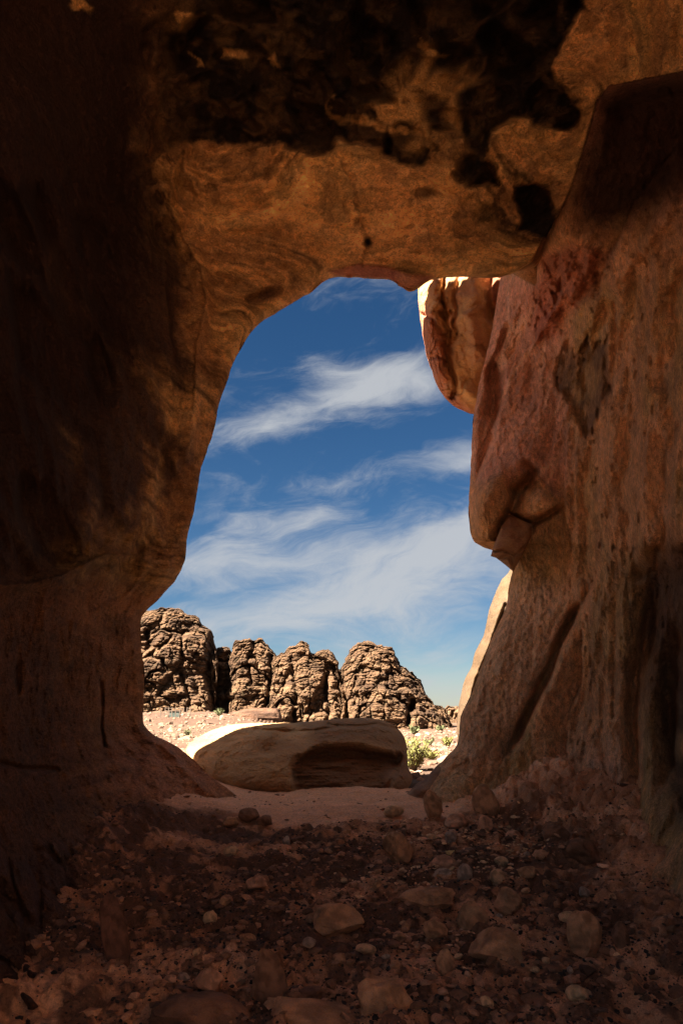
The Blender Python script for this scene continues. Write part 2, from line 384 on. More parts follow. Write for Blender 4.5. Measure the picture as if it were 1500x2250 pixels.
# ================================================================== LEFT WALL + CEILING
def build_left_and_ceiling():
    st = [ # edge point, depth, outer point
     ((620,1800),6.9,(560,2600)), ((560,1775),6.95,(300,2700)), ((530,1757),6.9,(0,2750)), ((500,1731),6.85,(-200,2500)), ((462,1706),6.8,(-330,2300)), ((436,1682),6.75,(-400,2080)),
     ((408,1655),6.72,(-420,1940)), ((375,1632),6.68,(-430,1840)), ((345,1617),6.65,(-430,1740)), ((322,1598),6.62,(-430,1650)), ((315,1575),6.6,(-430,1590)),
     ((318,1500),6.55,(-430,1500)), ((312,1430),6.5,(-430,1420)), ((309,1372),6.5,(-430,1350)), ((318,1345),6.45,(-430,1290)), ((345,1320),6.4,(-430,1230)),
     ((380,1283),6.35,(-430,1150)), ((400,1250),6.3,(-430,1080)), ((409,1215),6.27,(-430,1010)), ((412,1180),6.25,(-430,950)), ((427,1120),6.2,(-430,850)),
     ((434,1075),6.2,(-430,780)), ((442,1030),6.2,(-430,700)), ((456,985),6.2,(-430,620)), ((470,940),6.2,(-430,540)), ((481,890),6.25,(-430,440)),
     ((500,838),6.3,(-430,330)), ((515,792),6.33,(-430,180)), ((540,747),6.36,(-430,-20)), ((575,706),6.4,(-420,-250)), ((612,683),6.4,(-250,-430)),
     ((650,660),6.42,(0,-440)), ((690,634),6.43,(230,-440)), ((712,616),6.43,(380,-440)), ((735,607),6.42,(520,-440)), ((775,605),6.4,(680,-440)),
     ((820,609),6.42,(800,-440)), ((855,611),6.45,(900,-440)), ((878,625),6.48,(960,-440)), ((898,635),6.5,(1010,-440)), ((918,633),6.48,(1070,-440)),
     ((940,618),6.45,(1150,-440)), ((962,608),6.4,(1240,-440)), ((1010,605),6.3,(1400,-440)), ((1060,606),6.25,(1600,-440)), ((1100,604),6.2,(1850,-430)),
     ((1128,599),6.2,(2050,-300)), ((1155,588),6.2,(2150,-120)), ((1190,590),6.2,(2150,60)), ((1230,640),6.3,(2150,220))]
    rows = np.array([[a[0], a[1], d, b[0], b[1]] for a, d, b in st], float)
    NU, NS = 1000, 330
    R = resample(rows, NU*6)
    wgt = 0.45*np.hypot(*np.gradient(R[:, :2], axis=0).T)+0.55*np.hypot(*np.gradient(R[:, 3:5], axis=0).T)*0.8
    cw = np.cumsum(wgt); cw = (cw-cw[0])/(cw[-1]-cw[0])
    R = np.stack([np.interp(np.linspace(0, 1, NU), cw, R[:, j]) for j in range(5)], -1)
    R[:, 2] = base_depth(R[:, 0], R[:, 1], TPS_L)
    s = np.linspace(0, 1, NS)**1.12
    px = R[:, None, 0]*(1-s)+R[:, None, 3]*s; py = R[:, None, 1]*(1-s)+R[:, None, 4]*s
    # ragged lip
    e = R[:, 0]*0
    wob = fbm(np.stack([R[:, 0]*0.03, R[:, 1]*0.03, e], -1), 4, 9)*3.0
    nx = np.gradient(R[:, 0]); ny = np.gradient(R[:, 1]); nl = np.hypot(nx, ny); nx, ny = ny/nl, -nx/nl
    fall = np.exp(-s*30)
    px = px+(nx*wob)[:, None]*fall; py = py+(ny*wob)[:, None]*fall
    d = base_depth(px, py, TPS_L)
    blend = np.exp(-s*14)[None]
    d = d*(1-blend)+R[:, 2][:, None]*blend
    s1 = np.broadcast_to(s[None], px.shape)
    edge = sstep(0.0, 0.035, s1)                                     # keep the lip itself clean
    # rounded lip: surface turns away near the edge
    distE = np.hypot(px-R[:, None, 0], py-R[:, None, 1])
    d = d + 0.22*np.exp(-distE/22.0)
    P0 = W(px, py, d)
    ceil_w = sstep(560, 330, py+0.0*px)*sstep(280, 420, px) ; lw = 1-sstep(300, 620, px-0.25*(1100-py))*sstep(900, 650, py)
    # ---------------- soot / varnish crust of the ceiling
    wx = fbm(np.stack([px*0.012, py*0.012, px*0], -1), 4, 21)*26; wy = fbm(np.stack([px*0.012, py*0.012, px*0+9], -1), 4, 22)*20
    hx = fbm(np.stack([px*0.06, py*0.06, px*0], -1), 3, 23); wx = wx+hx*9; wy = wy-hx*7
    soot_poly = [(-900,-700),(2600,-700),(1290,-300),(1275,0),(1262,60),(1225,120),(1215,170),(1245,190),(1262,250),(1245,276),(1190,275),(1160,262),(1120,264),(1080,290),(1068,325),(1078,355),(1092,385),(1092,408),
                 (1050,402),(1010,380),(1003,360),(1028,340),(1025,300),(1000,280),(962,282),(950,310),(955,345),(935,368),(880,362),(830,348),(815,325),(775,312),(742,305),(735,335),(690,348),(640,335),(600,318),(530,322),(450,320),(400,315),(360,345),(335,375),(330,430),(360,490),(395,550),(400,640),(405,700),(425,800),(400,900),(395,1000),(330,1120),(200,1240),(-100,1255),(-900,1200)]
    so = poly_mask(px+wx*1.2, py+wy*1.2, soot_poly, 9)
    hole = poly_mask(px+wx*0.5, py+wy*0.5, [(1132,408),(1180,402),(1205,420),(1208,450),(1228,480),(1215,515),(1185,522),(1160,505),(1135,505),(1150,480),(1130,440)], 5)
    pit1 = gauss(np.hypot((px-578+wx*0.4)/42, (py-650+0.35*(px-578)+wy*0.3)/15)**2)
    pit2 = gauss(np.hypot((px-935)/30, (py-425+wy*0.4)/12)**2)
    pit3 = gauss(np.hypot((px-808)/9, (py-533)/12)**2)
    lip2 = poly_mask(px, py+wy*0.2, [(720,596),(790,578),(850,588),(890,600),(960,605),(900,640),(850,620),(760,620)], 5)
    ceilzone = sstep(640, 380, py)*sstep(250, 420, px)
    so2 = poly_mask(px+wx*2.2, py+wy*2.2, soot_poly, 34)
    soc = so*ceilzone; sol = so2*(1-ceilzone)
    # ---------------- relief (metres along the line of sight)
    disp = 0
    # strata streaks on the pale slab
    disp = disp + (1-so)*(0.08*fbm(P0*np.array([0.9, 0.9, 13.0])+fbm(P0*1.3,2,50)[...,None]*0.5, 5, 51, 0.6)+0.03*ridged(P0*np.array([2.2, 2.2, 30.0]), 3, 52))*sstep(1300, 500, py)
    disp = disp + 0.11*fbm(P0*1.1, 3, 55) + 0.026*fbm(P0*16, 4, 57, 0.62)
    disp = disp + 0.035*fbm(P0*6.0, 5, 56, 0.6)
    # honeycomb pockets in the dark crust
    Pw = P0*np.array([2.1, 2.1, 3.0])+fbm(P0*2.0, 3, 58)[..., None]*0.55
    f1, f2, cid = worley(Pw, 61)
    rim = np.exp(-((f2-f1)/0.13)**2)
    disp = disp + soc*(0.12+0.38*sstep(0.05, 0.5, f2-f1)*sstep(0.25, 0.6, cid)) + soc*0.10*fbm(P0*4.5, 5, 59, 0.62)
    g1, g2, gid = worley(P0*np.array([6., 6., 8.])+fbm(P0*4, 2, 60)[..., None]*0.5, 67)
    disp = disp + soc*0.05*sstep(0.02, 0.3, g2-g1)
    disp = disp + 0.26*hole*(0.6+0.5*sstep(0.05, .4, g2-g1)) + 0.13*pit1 + 0.05*pit2 + 0.06*pit3 - 0.07*lip2
    # fold in the middle of the slab
    dd, sg, tt = poly_dist(px+wx*0.9, py+wy*0.8, [(735,318),(760,370),(790,440),(812,490),(812,540),(790,590)])
    disp = disp + 0.035*np.exp(-dd/14)*sstep(0.25, 0.6, tt) - 0.05*np.exp(-dd/60)*(sg > 0)
    # raised rim down the left of the slab
    dd, sg, tt = poly_dist(px, py, [(405,325),(375,380),(372,450),(400,520),(440,590),(452,660),(430,760),(425,880),(410,1000)])
    disp = disp - 0.10*np.exp(-(dd/16)**2) + 0.10*np.exp(-dd/45)*(sg > 0)*(py < 900)
    # ---------------- left wall: hanging flutes with scalloped tops
    left = sstep(460, 330, px+0.12*(py-900)*(py < 900))*sstep(250, 480, py)
    upper = sstep(1290, 1230, py)
    fl = ridged(np.stack([px*0.0105+fbm(P0*1.2, 2, 71)*0.7-py*0.0022, py*0.0022, px*0], -1), 4, 72)
    disp = disp - left*upper*0.15*np.maximum(fl, 0)**1.5 + left*upper*0.05
    h1, h2, hid = worley(np.stack([px*0.011-py*0.002, py*0.0042, px*0+4], -1)+fbm(P0*1.6, 3, 73)[..., None]*0.35, 74)
    disp = disp + left*upper*0.16*sstep(0.02, 0.35, h2-h1)*sstep(0.3, 0.8, hid)
    disp = disp + left*upper*(0.05*fbm(np.stack([px*0.05-py*0.008, py*0.012, px*0], -1), 4, 75, 0.6)+0.03*fbm(P0*7, 4, 78))
    # ledge at the foot of the flutes, waist of the pillar
    dd, sg, tt = poly_dist(px, py+wy*0.3, [(-500,1275),(0,1282),(60,1280),(130,1265),(180,1240),(235,1215),(300,1218),(340,1245),(390,1250)])
    disp = disp - 0.15*np.exp(-(dd/15)**2)*sstep(430, 330, px) + 0.13*np.exp(-dd/40)*(sg < 0)*sstep(430, 330, px)
    low = sstep(1290, 1370, py)*sstep(900, 400, px)
    disp = disp + low*0.04*fbm(np.stack([px*0.06, py*0.016, px*0], -1), 5, 76, 0.6) + low*0.06*fbm(P0*4.0, 5, 77, 0.6)
    # vertical crack and shadowed slot
    dd, sg, tt = poly_dist(px+wx*0.15, py, [(222,1500),(226,1560),(224,1600),(230,1640)]); disp = disp + 0.16*np.exp(-(dd/3.5)**2)
    dd, sg, tt = poly_dist(px+wx*0.3, py+wy*0.3, [(-20,1670),(50,1690),(125,1692)]); disp = disp + 0.12*np.exp(-(dd/5)**2)
    dd, sg, tt = poly_dist(px+wx*0.2, py, [(42,1460),(42,1520)]); disp = disp + 0.10*np.exp(-(dd/6)**2)
    # folds running down the foot
    for pts, a, w in (([(312,1580),(318,1612),(335,1650),(318,1690),(292,1740),(288,1790)], -0.07, 11),
                      ([(345,1618),(372,1650),(400,1680),(430,1712),(470,1742),(520,1762)], -0.08, 10),
                      ([(385,1640),(420,1690),(445,1720),(480,1740)], 0.05, 9),
                      ([(330,1640),(350,1665),(410,1668),(435,1700)], 0.04, 8),
                      ([(318,1625),(300,1665),(240,1665),(232,1720)], 0.07, 13),
                      ([(345,1690),(350,1740),(360,1800)], -0.04, 12)):
        dd, sg, tt = poly_dist(px+wx*0.15, py+wy*0.15, pts); disp = disp + a*np.exp(-(dd/w)**2)
    # broken crust where the wall runs into the floor
    bf = sstep(1780, 1880, py+0.15*(px-300)) * sstep(-800, 0, px)
    k1, k2, kid = worley(P0*np.array([3.2, 3.2, 5.0])+fbm(P0*3, 3, 81)[..., None]*0.5, 82)
    disp = disp + bf*0.14*(0.5-sstep(0.03, 0.4, k2-k1))*sstep(0.2, 0.6, kid) + bf*0.05*fbm(P0*6, 3, 83)
    dj, sj, _ = poly_dist(px, py, JUNC)
    past = sj > 0
    disp = disp*edge*np.where(past, np.exp(-dj/40), 1-0.8*np.exp(-dj/25))
    d = d + disp + np.where(past, np.minimum(dj, 60)*0.035, 0)
    P = W(px, py, d)
    # ---------------- colours
    ochre = np.array([0.40, 0.255, 0.105]); brown = np.array([0.26, 0.13, 0.058]); dark = np.array([0.011, 0.008, 0.007]); red = np.array([0.27, 0.10, 0.06]); soott = np.array([0.05, 0.030, 0.024])
    n = fbm(P*np.array([1.2, 1.2, 6.0]), 5, 91)*0.5+0.5; n2 = fbm(P*2.3, 4, 92)*0.5+0.5; n3 = fbm(P*np.array([1., 1., 17.]), 4, 93)
    col = lerp3(ochre, np.array([0.31, 0.18, 0.078]), np.clip(sstep(0.35, 0.7, n), 0, 1))
    wq = fbm(P*1.4, 3, 99)[..., None]*np.array([0, 0, 0.22]); col = col*np.clip(1+1.0*fbm((P+wq)*np.array([.8, .8, 15.]), 4, 93)+0.9*fbm((P+wq)*np.array([2., 2., 42.]), 4, 94), 0.25, 2)[..., None]
    lf = sstep(560, 380, px+0.25*(py-800)*(py < 800))*sstep(500, 700, py)
    col = lerp3(col, brown, lf*0.75*sstep(0.25, 0.6, n2))
    lowm = sstep(1250, 1330, py); col = lerp3(col, np.array([0.27, 0.125, 0.055])*(0.6+0.9*n[..., None]), lowm*0.85)
    foot = gauss(np.hypot((px-380)/150, (py-1690)/95)**2); col = lerp3(col, np.array([0.34, 0.15, 0.085]), foot*0.6)
    # crust
    col = col*(1+0.20*fbm(P0*np.array([18, 18, 34.]), 3, 98))[..., None]
    col = lerp3(col, soott, np.clip(sol*sstep(0.32, 0.62, n2+0.25*sstep(1200, 700, py))*0.92, 0, 1))
    showrim = soc*rim*sstep(0.75, 1.0, vnoise(P0*1.4, 95)*0.5+0.5+0.25*gauss((px-800)/220)*gauss((py-260)/120))
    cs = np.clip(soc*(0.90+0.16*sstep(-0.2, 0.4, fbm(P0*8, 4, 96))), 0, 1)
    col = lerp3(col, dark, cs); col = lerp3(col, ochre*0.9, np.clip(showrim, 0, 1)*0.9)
    pale = np.zeros(px.shape)
    for q in ([(482,105),(550,97),(552,122),(488,128)], [(725,215),(745,245),(790,252),(840,262),(905,282),(900,297),(850,285),(790,268),(745,262),(722,240)], [(850,232),(905,225),(915,250),(870,270),(848,262)],
              [(590,125),(603,118),(612,150),(595,140)], [(915,95),(945,112),(985,120),(960,128),(925,118)], [(410,105),(432,128),(430,145),(415,128)], [(390,30),(440,32),(410,58),(385,60)], [(160,0),(200,0),(205,32),(180,28)]):
        pale = np.maximum(pale, poly_mask(px+wx*1.4, py+wy*1.4, q, 5))
    col = lerp3(col, ochre, pale*0.9)
    col = lerp3(col, dark*1.3, np.clip(hole+0.8*pit2+pit3, 0, 1)); col = lerp3(col, np.array([0.07, 0.04, 0.03]), np.clip(pit1*0.9, 0, 1))
    col = lerp3(col, np.array([0.22, 0.07, 0.05]), lip2*0.8)
    mott = sstep(0.55, 0.75, fbm(P*np.array([9, 9, 14]), 3, 97)*0.5+0.5)*(1-cs); col = lerp3(col, np.array([0.06, 0.035, 0.025]), mott*0.35)
    dirt = sstep(1790, 1900, py+0.12*(px-300)+wy); col = lerp3(col, np.array([0.17, 0.088, 0.062]), dirt*0.75)
    soot_shade = np.clip(sstep(430, 60, px+90*n3+wx)*0.92*sstep(0.10, 0.45, n2+0.3)+0.85*sstep(1150, 500, py)*sstep(470, 200, px+2*wx), 0, 1)*(1-pale)  # soot crust plus painted shade deepening towards the left
    col = lerp3(col, np.array([0.020, 0.010, 0.008]), soot_shade*(0.965-0.13*sstep(1200, 1300, py)))
    # ---------------- inner end, going back past the camera to the added rear mouth
    ring = P[:, -1, :]; cen = np.array([0.1, 0, 1.8]); rows_in = []
    for yb, k in ((1.2, 1.0), (0.0, 1.02), (-0.9, 1.0), (-1.7, REAR)):
        q = ring.copy(); gap = GAP*sstep(-0.6, -1.2, ring[:, 0])*sstep(3.4, 2.4, ring[:, 2]); q[:, 1] = np.minimum(ring[:, 1]-0.05, yb+gap*(1.2-yb)/2.9); rad = cen+(ring-cen)*k; q[:, 0] = rad[:, 0]; q[:, 2] = rad[:, 2]
        q = q + (0.12*fbm(q*1.2, 3, 15))[:, None]*np.array([1, 0, 1]); rows_in.append(q)
    # ---------------- outer side of the lip: rock face outside the cave
    e0 = P[:, 0, :]; ed = np.stack([np.gradient(e0[:, 0]), np.gradient(e0[:, 2])], -1); ed /= np.linalg.norm(ed, axis=1)[:, None]+1e-9
    out = np.stack([-ed[:, 1], ed[:, 0]], -1)
    mid = np.array([0.0, 2.5]); flip = ((e0[:, [0, 2]]-mid)*out).sum(1) < 0; out[flip] *= -1
    rows_out = []
    tgt = e0[:, [0, 2]]-mid; tgt = tgt/np.linalg.norm(tgt, axis=1)[:, None]
    for oy, r, far in ((0.10, 0.05, 0), (0.22, 0.16, 0), (0.34, 0.40, 0.1), (0.42, 0.8, 0.3), (0.45, 1.35, 0.6), (0.45, 2.0, 1.0)):
        q = e0.copy(); dirv = out*(1-far)+tgt*far
        q[:, 0] += dirv[:, 0]*r; q[:, 2] += dirv[:, 1]*r; q[:, 1] += oy
        rows_out.append(q)
    cliff_left = -3.15
    for q in rows_out: q[:, 0] = np.maximum(q[:, 0], cliff_left)
    # then up and around over the top of the outcrop
    last = rows_out[-1]
    for yb, sc_, top in ((6.9, 1.35, 0.0), (6.4, 1.8, 0.0), (4.0, 1.9, 0.0), (0.0, 1.9, 0.0), (-1.1, 1.6, 0), (-1.9, 1.3, 0)):
        q = last.copy(); v = (last[:, [0, 2]]-mid)*sc_; q[:, 0] = np.maximum(mid[0]+v[:, 0], cliff_left); q[:, 2] = mid[1]+v[:, 1]; gap = GAP*sstep(-0.6, -1.2, rows_in[-1][:, 0])*sstep(3.4, 2.4, rows_in[-1][:, 2]); q[:, 1] = np.maximum(yb, yb+gap*(4.0-yb)/5.9)
        q = q + (0.15*fbm(q*0.8, 3, 16))[:, None]*np.array([0.3, 1, 1]); rows_out.append(q)
    rows_out.append(rows_in[-1].copy()); rows_out = rows_out[::-1]
    full = np.concatenate([np.stack(rows_out, 1), P, np.stack(rows_in, 1)], 1)
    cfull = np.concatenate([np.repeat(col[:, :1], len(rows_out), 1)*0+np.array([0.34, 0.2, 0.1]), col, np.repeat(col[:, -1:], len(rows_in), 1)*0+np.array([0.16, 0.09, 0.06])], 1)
    nu, nv = full.shape[:2]
    # split: which columns belong to the ceiling
    ii = np.arange(nu-1)[:, None]+np.zeros((1, nv-1), int)
    split = int(np.argmin(np.abs(R[:, 0]-540)+np.abs(R[:, 1]-747)*1.0))
    fm = (ii >= split).reshape(-1)
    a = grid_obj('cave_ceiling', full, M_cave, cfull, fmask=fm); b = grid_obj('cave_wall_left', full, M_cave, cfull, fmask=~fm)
    tag(a, 'ochre sandstone cave ceiling with black pitted crust above the arch', kind='structure')
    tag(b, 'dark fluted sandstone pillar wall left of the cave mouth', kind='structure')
build_left_and_ceiling()

# ================================================================== RIGHT WALL
def build_right():
    st = [ ((1120,500),7.4,(1500,-420)), ((1108,560),7.3,(2150,-420)), ((1098,612),7.2,(2150,-150)), ((1090,665),7.15,(2150,60)), ((1078,735),7.1,(2150,260)), ((1062,800),7.1,(2150,420)), ((1050,852),7.1,(2150,520)), ((1041,905),7.05,(2150,640)),
     ((1036,960),7.0,(2150,760)), ((1033,1040),7.0,(2150,900)), ((1029,1100),6.95,(2150,1020)), ((1031,1150),6.95,(2150,1110)), ((1034,1178),6.9,(2150,1170)), ((1050,1189),6.9,(2150,1220)), ((1086,1190),6.85,(2150,1260)), ((1102,1205),6.85,(2150,1300)),
     ((1124,1245),6.9,(2150,1360)), ((1120,1275),6.95,(2150,1400)), ((1110,1335),6.95,(2150,1470)), ((1082,1398),6.95,(2150,1550)), ((1058,1460),6.92,(2150,1640)), ((1040,1512),6.9,(2150,1720)), ((1012,1575),6.9,(2150,1840)), ((1003,1635),6.85,(2150,1960)),
     ((975,1668),6.8,(2150,2080)), ((955,1700),6.7,(2150,2200)), ((942,1742),6.5,(2150,2350)), ((933,1778),6.3,(2000,2600)), ((935,1820),6.3,(1700,2750)), ((980,1850),6.3,(1300,2750))]
    rows = np.array([[a[0], a[1], d, b[0], b[1]] for a, d, b in st], float)
    NU, NS = 820, 300
    R = resample(rows, NU)
    s = np.linspace(0, 1, NS)**1.25
    px = R[:, None, 0]*(1-s)+R[:, None, 3]*s; py = R[:, None, 1]*(1-s)+R[:, None, 4]*s
    wob = fbm(np.stack([R[:, 0]*0.04, R[:, 1]*0.04, R[:, 0]*0], -1), 4, 19)*2.5
    px = px+wob[:, None]*np.exp(-s*40)
    d = base_depth(px, py, TPS_R); blend = np.exp(-s*22)[None]; d = d*(1-blend)+R[:, 2][:, None]*blend
    distE = np.hypot(px-R[:, None, 0], py-R[:, None, 1]); d = d+0.30*np.exp(-distE/20.0)
    edge = sstep(0, 0.02, np.broadcast_to(s[None], px.shape))
    P0 = W(px, py, d)
    wx = fbm(np.stack([px*0.012, py*0.012, px*0], -1), 4, 121)*22; wy = fbm(np.stack([px*0.012, py*0.012, px*0+9], -1), 4, 122)*18
    disp = 0.10*fbm(P0*1.2, 3, 131) + 0.04*fbm(P0*8, 5, 132, 0.64) + 0.02*fbm(P0*24, 3, 138)
    # vertical fibres of the near wall
    near = sstep(1215, 1290, px)
    disp = disp + near*(0.045*fbm(np.stack([px*0.035+py*0.004, py*0.006, px*0], -1)+fbm(P0*2, 2, 133)[..., None]*0.4, 5, 134))
    g = ridged(np.stack([px*0.012+py*0.002, py*0.0028, px*0], -1), 3, 136); disp = disp - near*0.09*np.maximum(g, 0)**2
    def groove(pts, a, w, side=0, w2=40, warp=0.2):
        nonlocal disp
        dd, sg, tt = poly_dist(px+wx*warp, py+wy*warp, pts); tap = sstep(0, 0.12, tt)*sstep(1, 0.88, tt)
        disp = disp + a*np.exp(-(dd/w)**2)*(0.3+0.7*tap)
        if side: disp = disp + side*np.exp(-dd/w2)*(sg > 0)
    # the leaning buttress: cleft on its right-hand side, second wedge behind it
    groove([(1282,1320),(1258,1350),(1240,1390),(1215,1450),(1190,1500),(1165,1560),(1140,1610),(1118,1650)], 0.42, 10, 0, 40, 0.25)
    dd, sg, tt = poly_dist(px, py, [(1282,1320),(1240,1390),(1190,1500),(1140,1610),(1118,1650)])
    disp = disp - 0.04*np.exp(-(dd/60)**2)*(sg < 0)*(1-np.exp(-dd/12)) + 0.16*np.exp(-dd/45)*(sg >= 0)
    # sharp corner of near wall against the wedge
    dd, sg, tt = poly_dist(px+wx*0.1, py, [(1262,1000),(1268,1150),(1272,1300),(1279,1400),(1280,1500),(1252,1560),(1246,1650),(1250,1700)])
    disp = disp + 0.30*np.exp(-dd/34)*(sg > 0)*sstep(1300, 1420, py) + 0.05*np.exp(-dd/40)*(sg > 0)*(py <= 1420) - 0.06*np.exp(-(dd/9)**2)
    dd, sg, tt = poly_dist(px+wx*0.5, py, [(1235,740),(1232,820),(1240,900),(1236,1000),(1246,1100),(1262,1220),(1270,1300)]); disp = disp + 0.30*np.exp(-dd/55)*(sg > 0)*sstep(0, 0.15, tt)*sstep(1.0, 0.8, tt) - 0.07*np.exp(-(dd/10)**2)
    dd, sg, tt = poly_dist(px+wx*0.5, py+wy*0.3, [(1320,470),(1262,560),(1225,650),(1180,740),(1130,800),(1105,880),(1070,960)]); disp = disp + 0.16*np.exp(-dd/40)*(sg > 0)*sstep(0, 0.2, tt) - 0.08*np.exp(-(dd/14)**2)
    dd, sg, tt = poly_dist(px+wx*0.5, py+wy*0.3, [(1500,300),(1400,440),(1335,560),(1300,690),(1290,760)]); disp = disp + 0.22*np.exp(-dd/50)*(sg > 0) - 0.08*np.exp(-(dd/16)**2)
    dd, sg, tt = poly_dist(px+wx*0.4, py+wy*0.3, [(1240,900),(1215,960),(1195,1010),(1200,1060),(1228,1104)]); disp = disp + 0.12*np.exp(-dd/26)*(sg > 0) - 0.05*np.exp(-(dd/8)**2)
    # nose rock, its overhanging underside and the nostril
    groove([(1062,1215),(1088,1190),(1105,1150),(1128,1110),(1138,1082),(1160,1062),(1165,1035)], 0.38, 9, 0, 40, 0.1)
    dd, sg, tt = poly_dist(px, py, [(1155,1025),(1165,1040),(1155,1060),(1130,1075)]); disp = disp + 0.30*np.exp(-(dd/12)**2)
    dd, sg, tt = poly_dist(px+wx*0.1, py, [(1040,1130),(1060,1060),(1105,1030),(1150,1018),(1170,1030)])
    disp = disp - 0.16*np.exp(-(dd/34)**2)
    disp = disp - 0.34*gauss(np.hypot((px-1080)/42, (py-1115+0.3*(px-1080))/62)**2)
    groove([(1180,1050),(1200,1080),(1225,1105),(1238,1108)], 0.06, 7)
    disp = disp - 0.24*gauss(np.hypot((px-1180)/52, (py-1112+0.15*(px-1180))/34)**2)      # lip boulder jammed under the nose
    groove([(1116,1130),(1142,1142),(1168,1150),(1200,1135),(1238,1110)], 0.34, 6, 0, 20, 0.05)
    # tall slot and knife edge left of the nose
    groove([(1112,705),(1100,745),(1085,780),(1075,812),(1078,850),(1085,900),(1078,960),(1052,1030),(1040,1080)], 0.16, 9, 0, 30, 0.15)
    dd, sg, tt = poly_dist(px, py, [(1080,815),(1092,850),(1090,885),(1078,905)]); disp = disp + 0.22*np.exp(-(dd/16)**2)
    groove([(1112,700),(1098,730),(1085,770),(1070,810)], -0.10, 7, 0, 30, 0.1)
    # dark hanging flake and hollow at mid height on the near wall
    fr = fbm(np.stack([px*0.09, py*0.012, px*0], -1), 3, 140)*38
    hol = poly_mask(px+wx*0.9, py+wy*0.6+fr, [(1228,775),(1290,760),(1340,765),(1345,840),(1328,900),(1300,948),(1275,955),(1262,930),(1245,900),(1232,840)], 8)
    disp = disp + 0.16*hol*(0.5+0.6*ridged(np.stack([px*0.03, py*0.006, px*0], -1), 3, 141))
    dd, sg, tt = poly_dist(px+wx*0.2, py, [(1325,765),(1318,860),(1298,940)]); disp = disp - 0.14*np.exp(-(dd/10)**2)
    # ragged red cavities high up
    rz = poly_mask(px+wx, py+wy, [(1165,640),(1180,560),(1260,540),(1330,560),(1300,640),(1230,690),(1215,740),(1175,755)], 20)
    k1, k2, kid = worley(np.stack([px*0.03+py*0.012, py*0.014-px*0.006, px*0], -1)+fbm(P0*3, 3, 143)[..., None]*1.1, 144)
    disp = disp + rz*(0.12*sstep(0.05, 0.4, k2-k1)*sstep(0.5, 0.8, kid)+0.24*fbm(np.stack([px*0.05+py*0.02, py*0.03-px*0.012, px*0], -1), 4, 145))
    # slanting ribs across the upper wall
    dgn = ridged(np.stack([(px+py*0.55)*0.010, (py-px*0.8)*0.0028, px*0], -1), 4, 147); up = sstep(1000, 700, py)
    disp = disp - up*0.10*np.maximum(dgn, 0)**2
    groove([(1500,420),(1400,560),(1330,650),(1262,760)], -0.10, 16); groove([(1480,330),(1380,470),(1320,600),(1225,700)], 0.12, 14)
    groove([(1345,640),(1350,760),(1340,880)], 0.08, 6)
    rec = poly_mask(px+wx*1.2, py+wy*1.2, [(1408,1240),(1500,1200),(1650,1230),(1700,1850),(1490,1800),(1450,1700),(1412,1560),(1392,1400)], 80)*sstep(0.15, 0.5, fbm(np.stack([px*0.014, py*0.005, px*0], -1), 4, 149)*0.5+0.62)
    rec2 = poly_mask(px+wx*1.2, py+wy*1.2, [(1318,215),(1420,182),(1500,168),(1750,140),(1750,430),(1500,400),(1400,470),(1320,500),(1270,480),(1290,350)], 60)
    disp = disp + rec*(0.42+0.10*fbm(P0*3, 4, 148)) + rec2*0.40
    for q in range(6):
        x0 = 1290+q*42; groove([(x0+30, 560), (x0+12, 800), (x0, 1040), (x0-6, 1260)], (0.09, -0.06, 0.07, -0.08, 0.10, -0.05)[q], (15, 24, 16, 26, 14, 20)[q], 0, 40, 1.3)
    # near wall, deep shadowed vertical hollows low on the right
    groove([(1440,1290),(1425,1380),(1400,1480),(1392,1580),(1400,1700),(1380,1800),(1385,1880)], 0.30, 20, 0.12, 70)
    groove([(1500,1350),(1470,1460),(1480,1600),(1465,1760)], 0.25, 28)
    groove([(1350,1330),(1345,1450),(1352,1560)], 0.07, 8); groove([(1325,1480),(1320,1620),(1335,1740)], 0.05, 7)
    groove([(1500,1270),(1440,1255),(1380,1270)], 0.09, 14)
    groove([(1470,1880),(1430,1930),(1418,2010),(1412,2100),(1425,2250)], -0.14, 22); groove([(1390,1830),(1405,1900),(1412,1960)], 0.16, 9)
    groove([(1460,1640),(1470,1720),(1495,1790)], -0.08, 10)
    fine = 0.05*fbm(P0*np.array([5, 5, 2.6]), 5, 151, 0.6)+0.014*ridged(P0*np.array([16, 16, 9.0]), 3, 152)+0.05*fbm(P0*2.6, 4, 154); disp = disp+fine
    pc1, pc2, pcid = worley(P0*np.array([13, 13, 5.5])+fbm(P0*7, 2, 155)[..., None]*0.5, 153); disp = disp + (0.35+0.65*near)*0.05*sstep(0.40, 0.10, pc1)*(pcid > 0.5)
    dj, sj, _ = poly_dist(px, py, JUNC); past = sj < 0
    disp = disp*edge*np.where(past, np.exp(-dj/40), 1-0.8*np.exp(-dj/25))
    d = d+disp+np.where(past, dj*0.012, 0)
    P = W(px, py, d)
    # ---------------- colours
    tan = np.array([0.44, 0.245, 0.125]); mauve = np.array([0.38, 0.20, 0.14]); redc = np.array([0.30, 0.10, 0.06]); och = np.array([0.40, 0.25, 0.11]); pink = np.array([0.46, 0.25, 0.175])
    n = fbm(P*np.array([2, 2, 1.2]), 5, 161)*0.5+0.5; n2 = fbm(np.stack([px*0.03+py*0.006, py*0.008, px*0], -1), 5, 162)*0.5+0.5
    col = lerp3(tan, och*0.85, sstep(0.4, 0.65, n)); col = lerp3(col, tan*0.7, sstep(0.45, 0.75, n2)*0.6)
    mz = poly_mask(px+wx, py+wy, [(1030,600),(1140,600),(1200,640),(1235,760),(1240,900),(1250,1050),(1225,1090),(1150,1040),(1060,1120),(1020,1000)], 30)
    band = fbm(np.stack([(px*0.5+py)*0.016, (py-px)*0.003, px*0], -1), 5, 163)*0.5+0.5
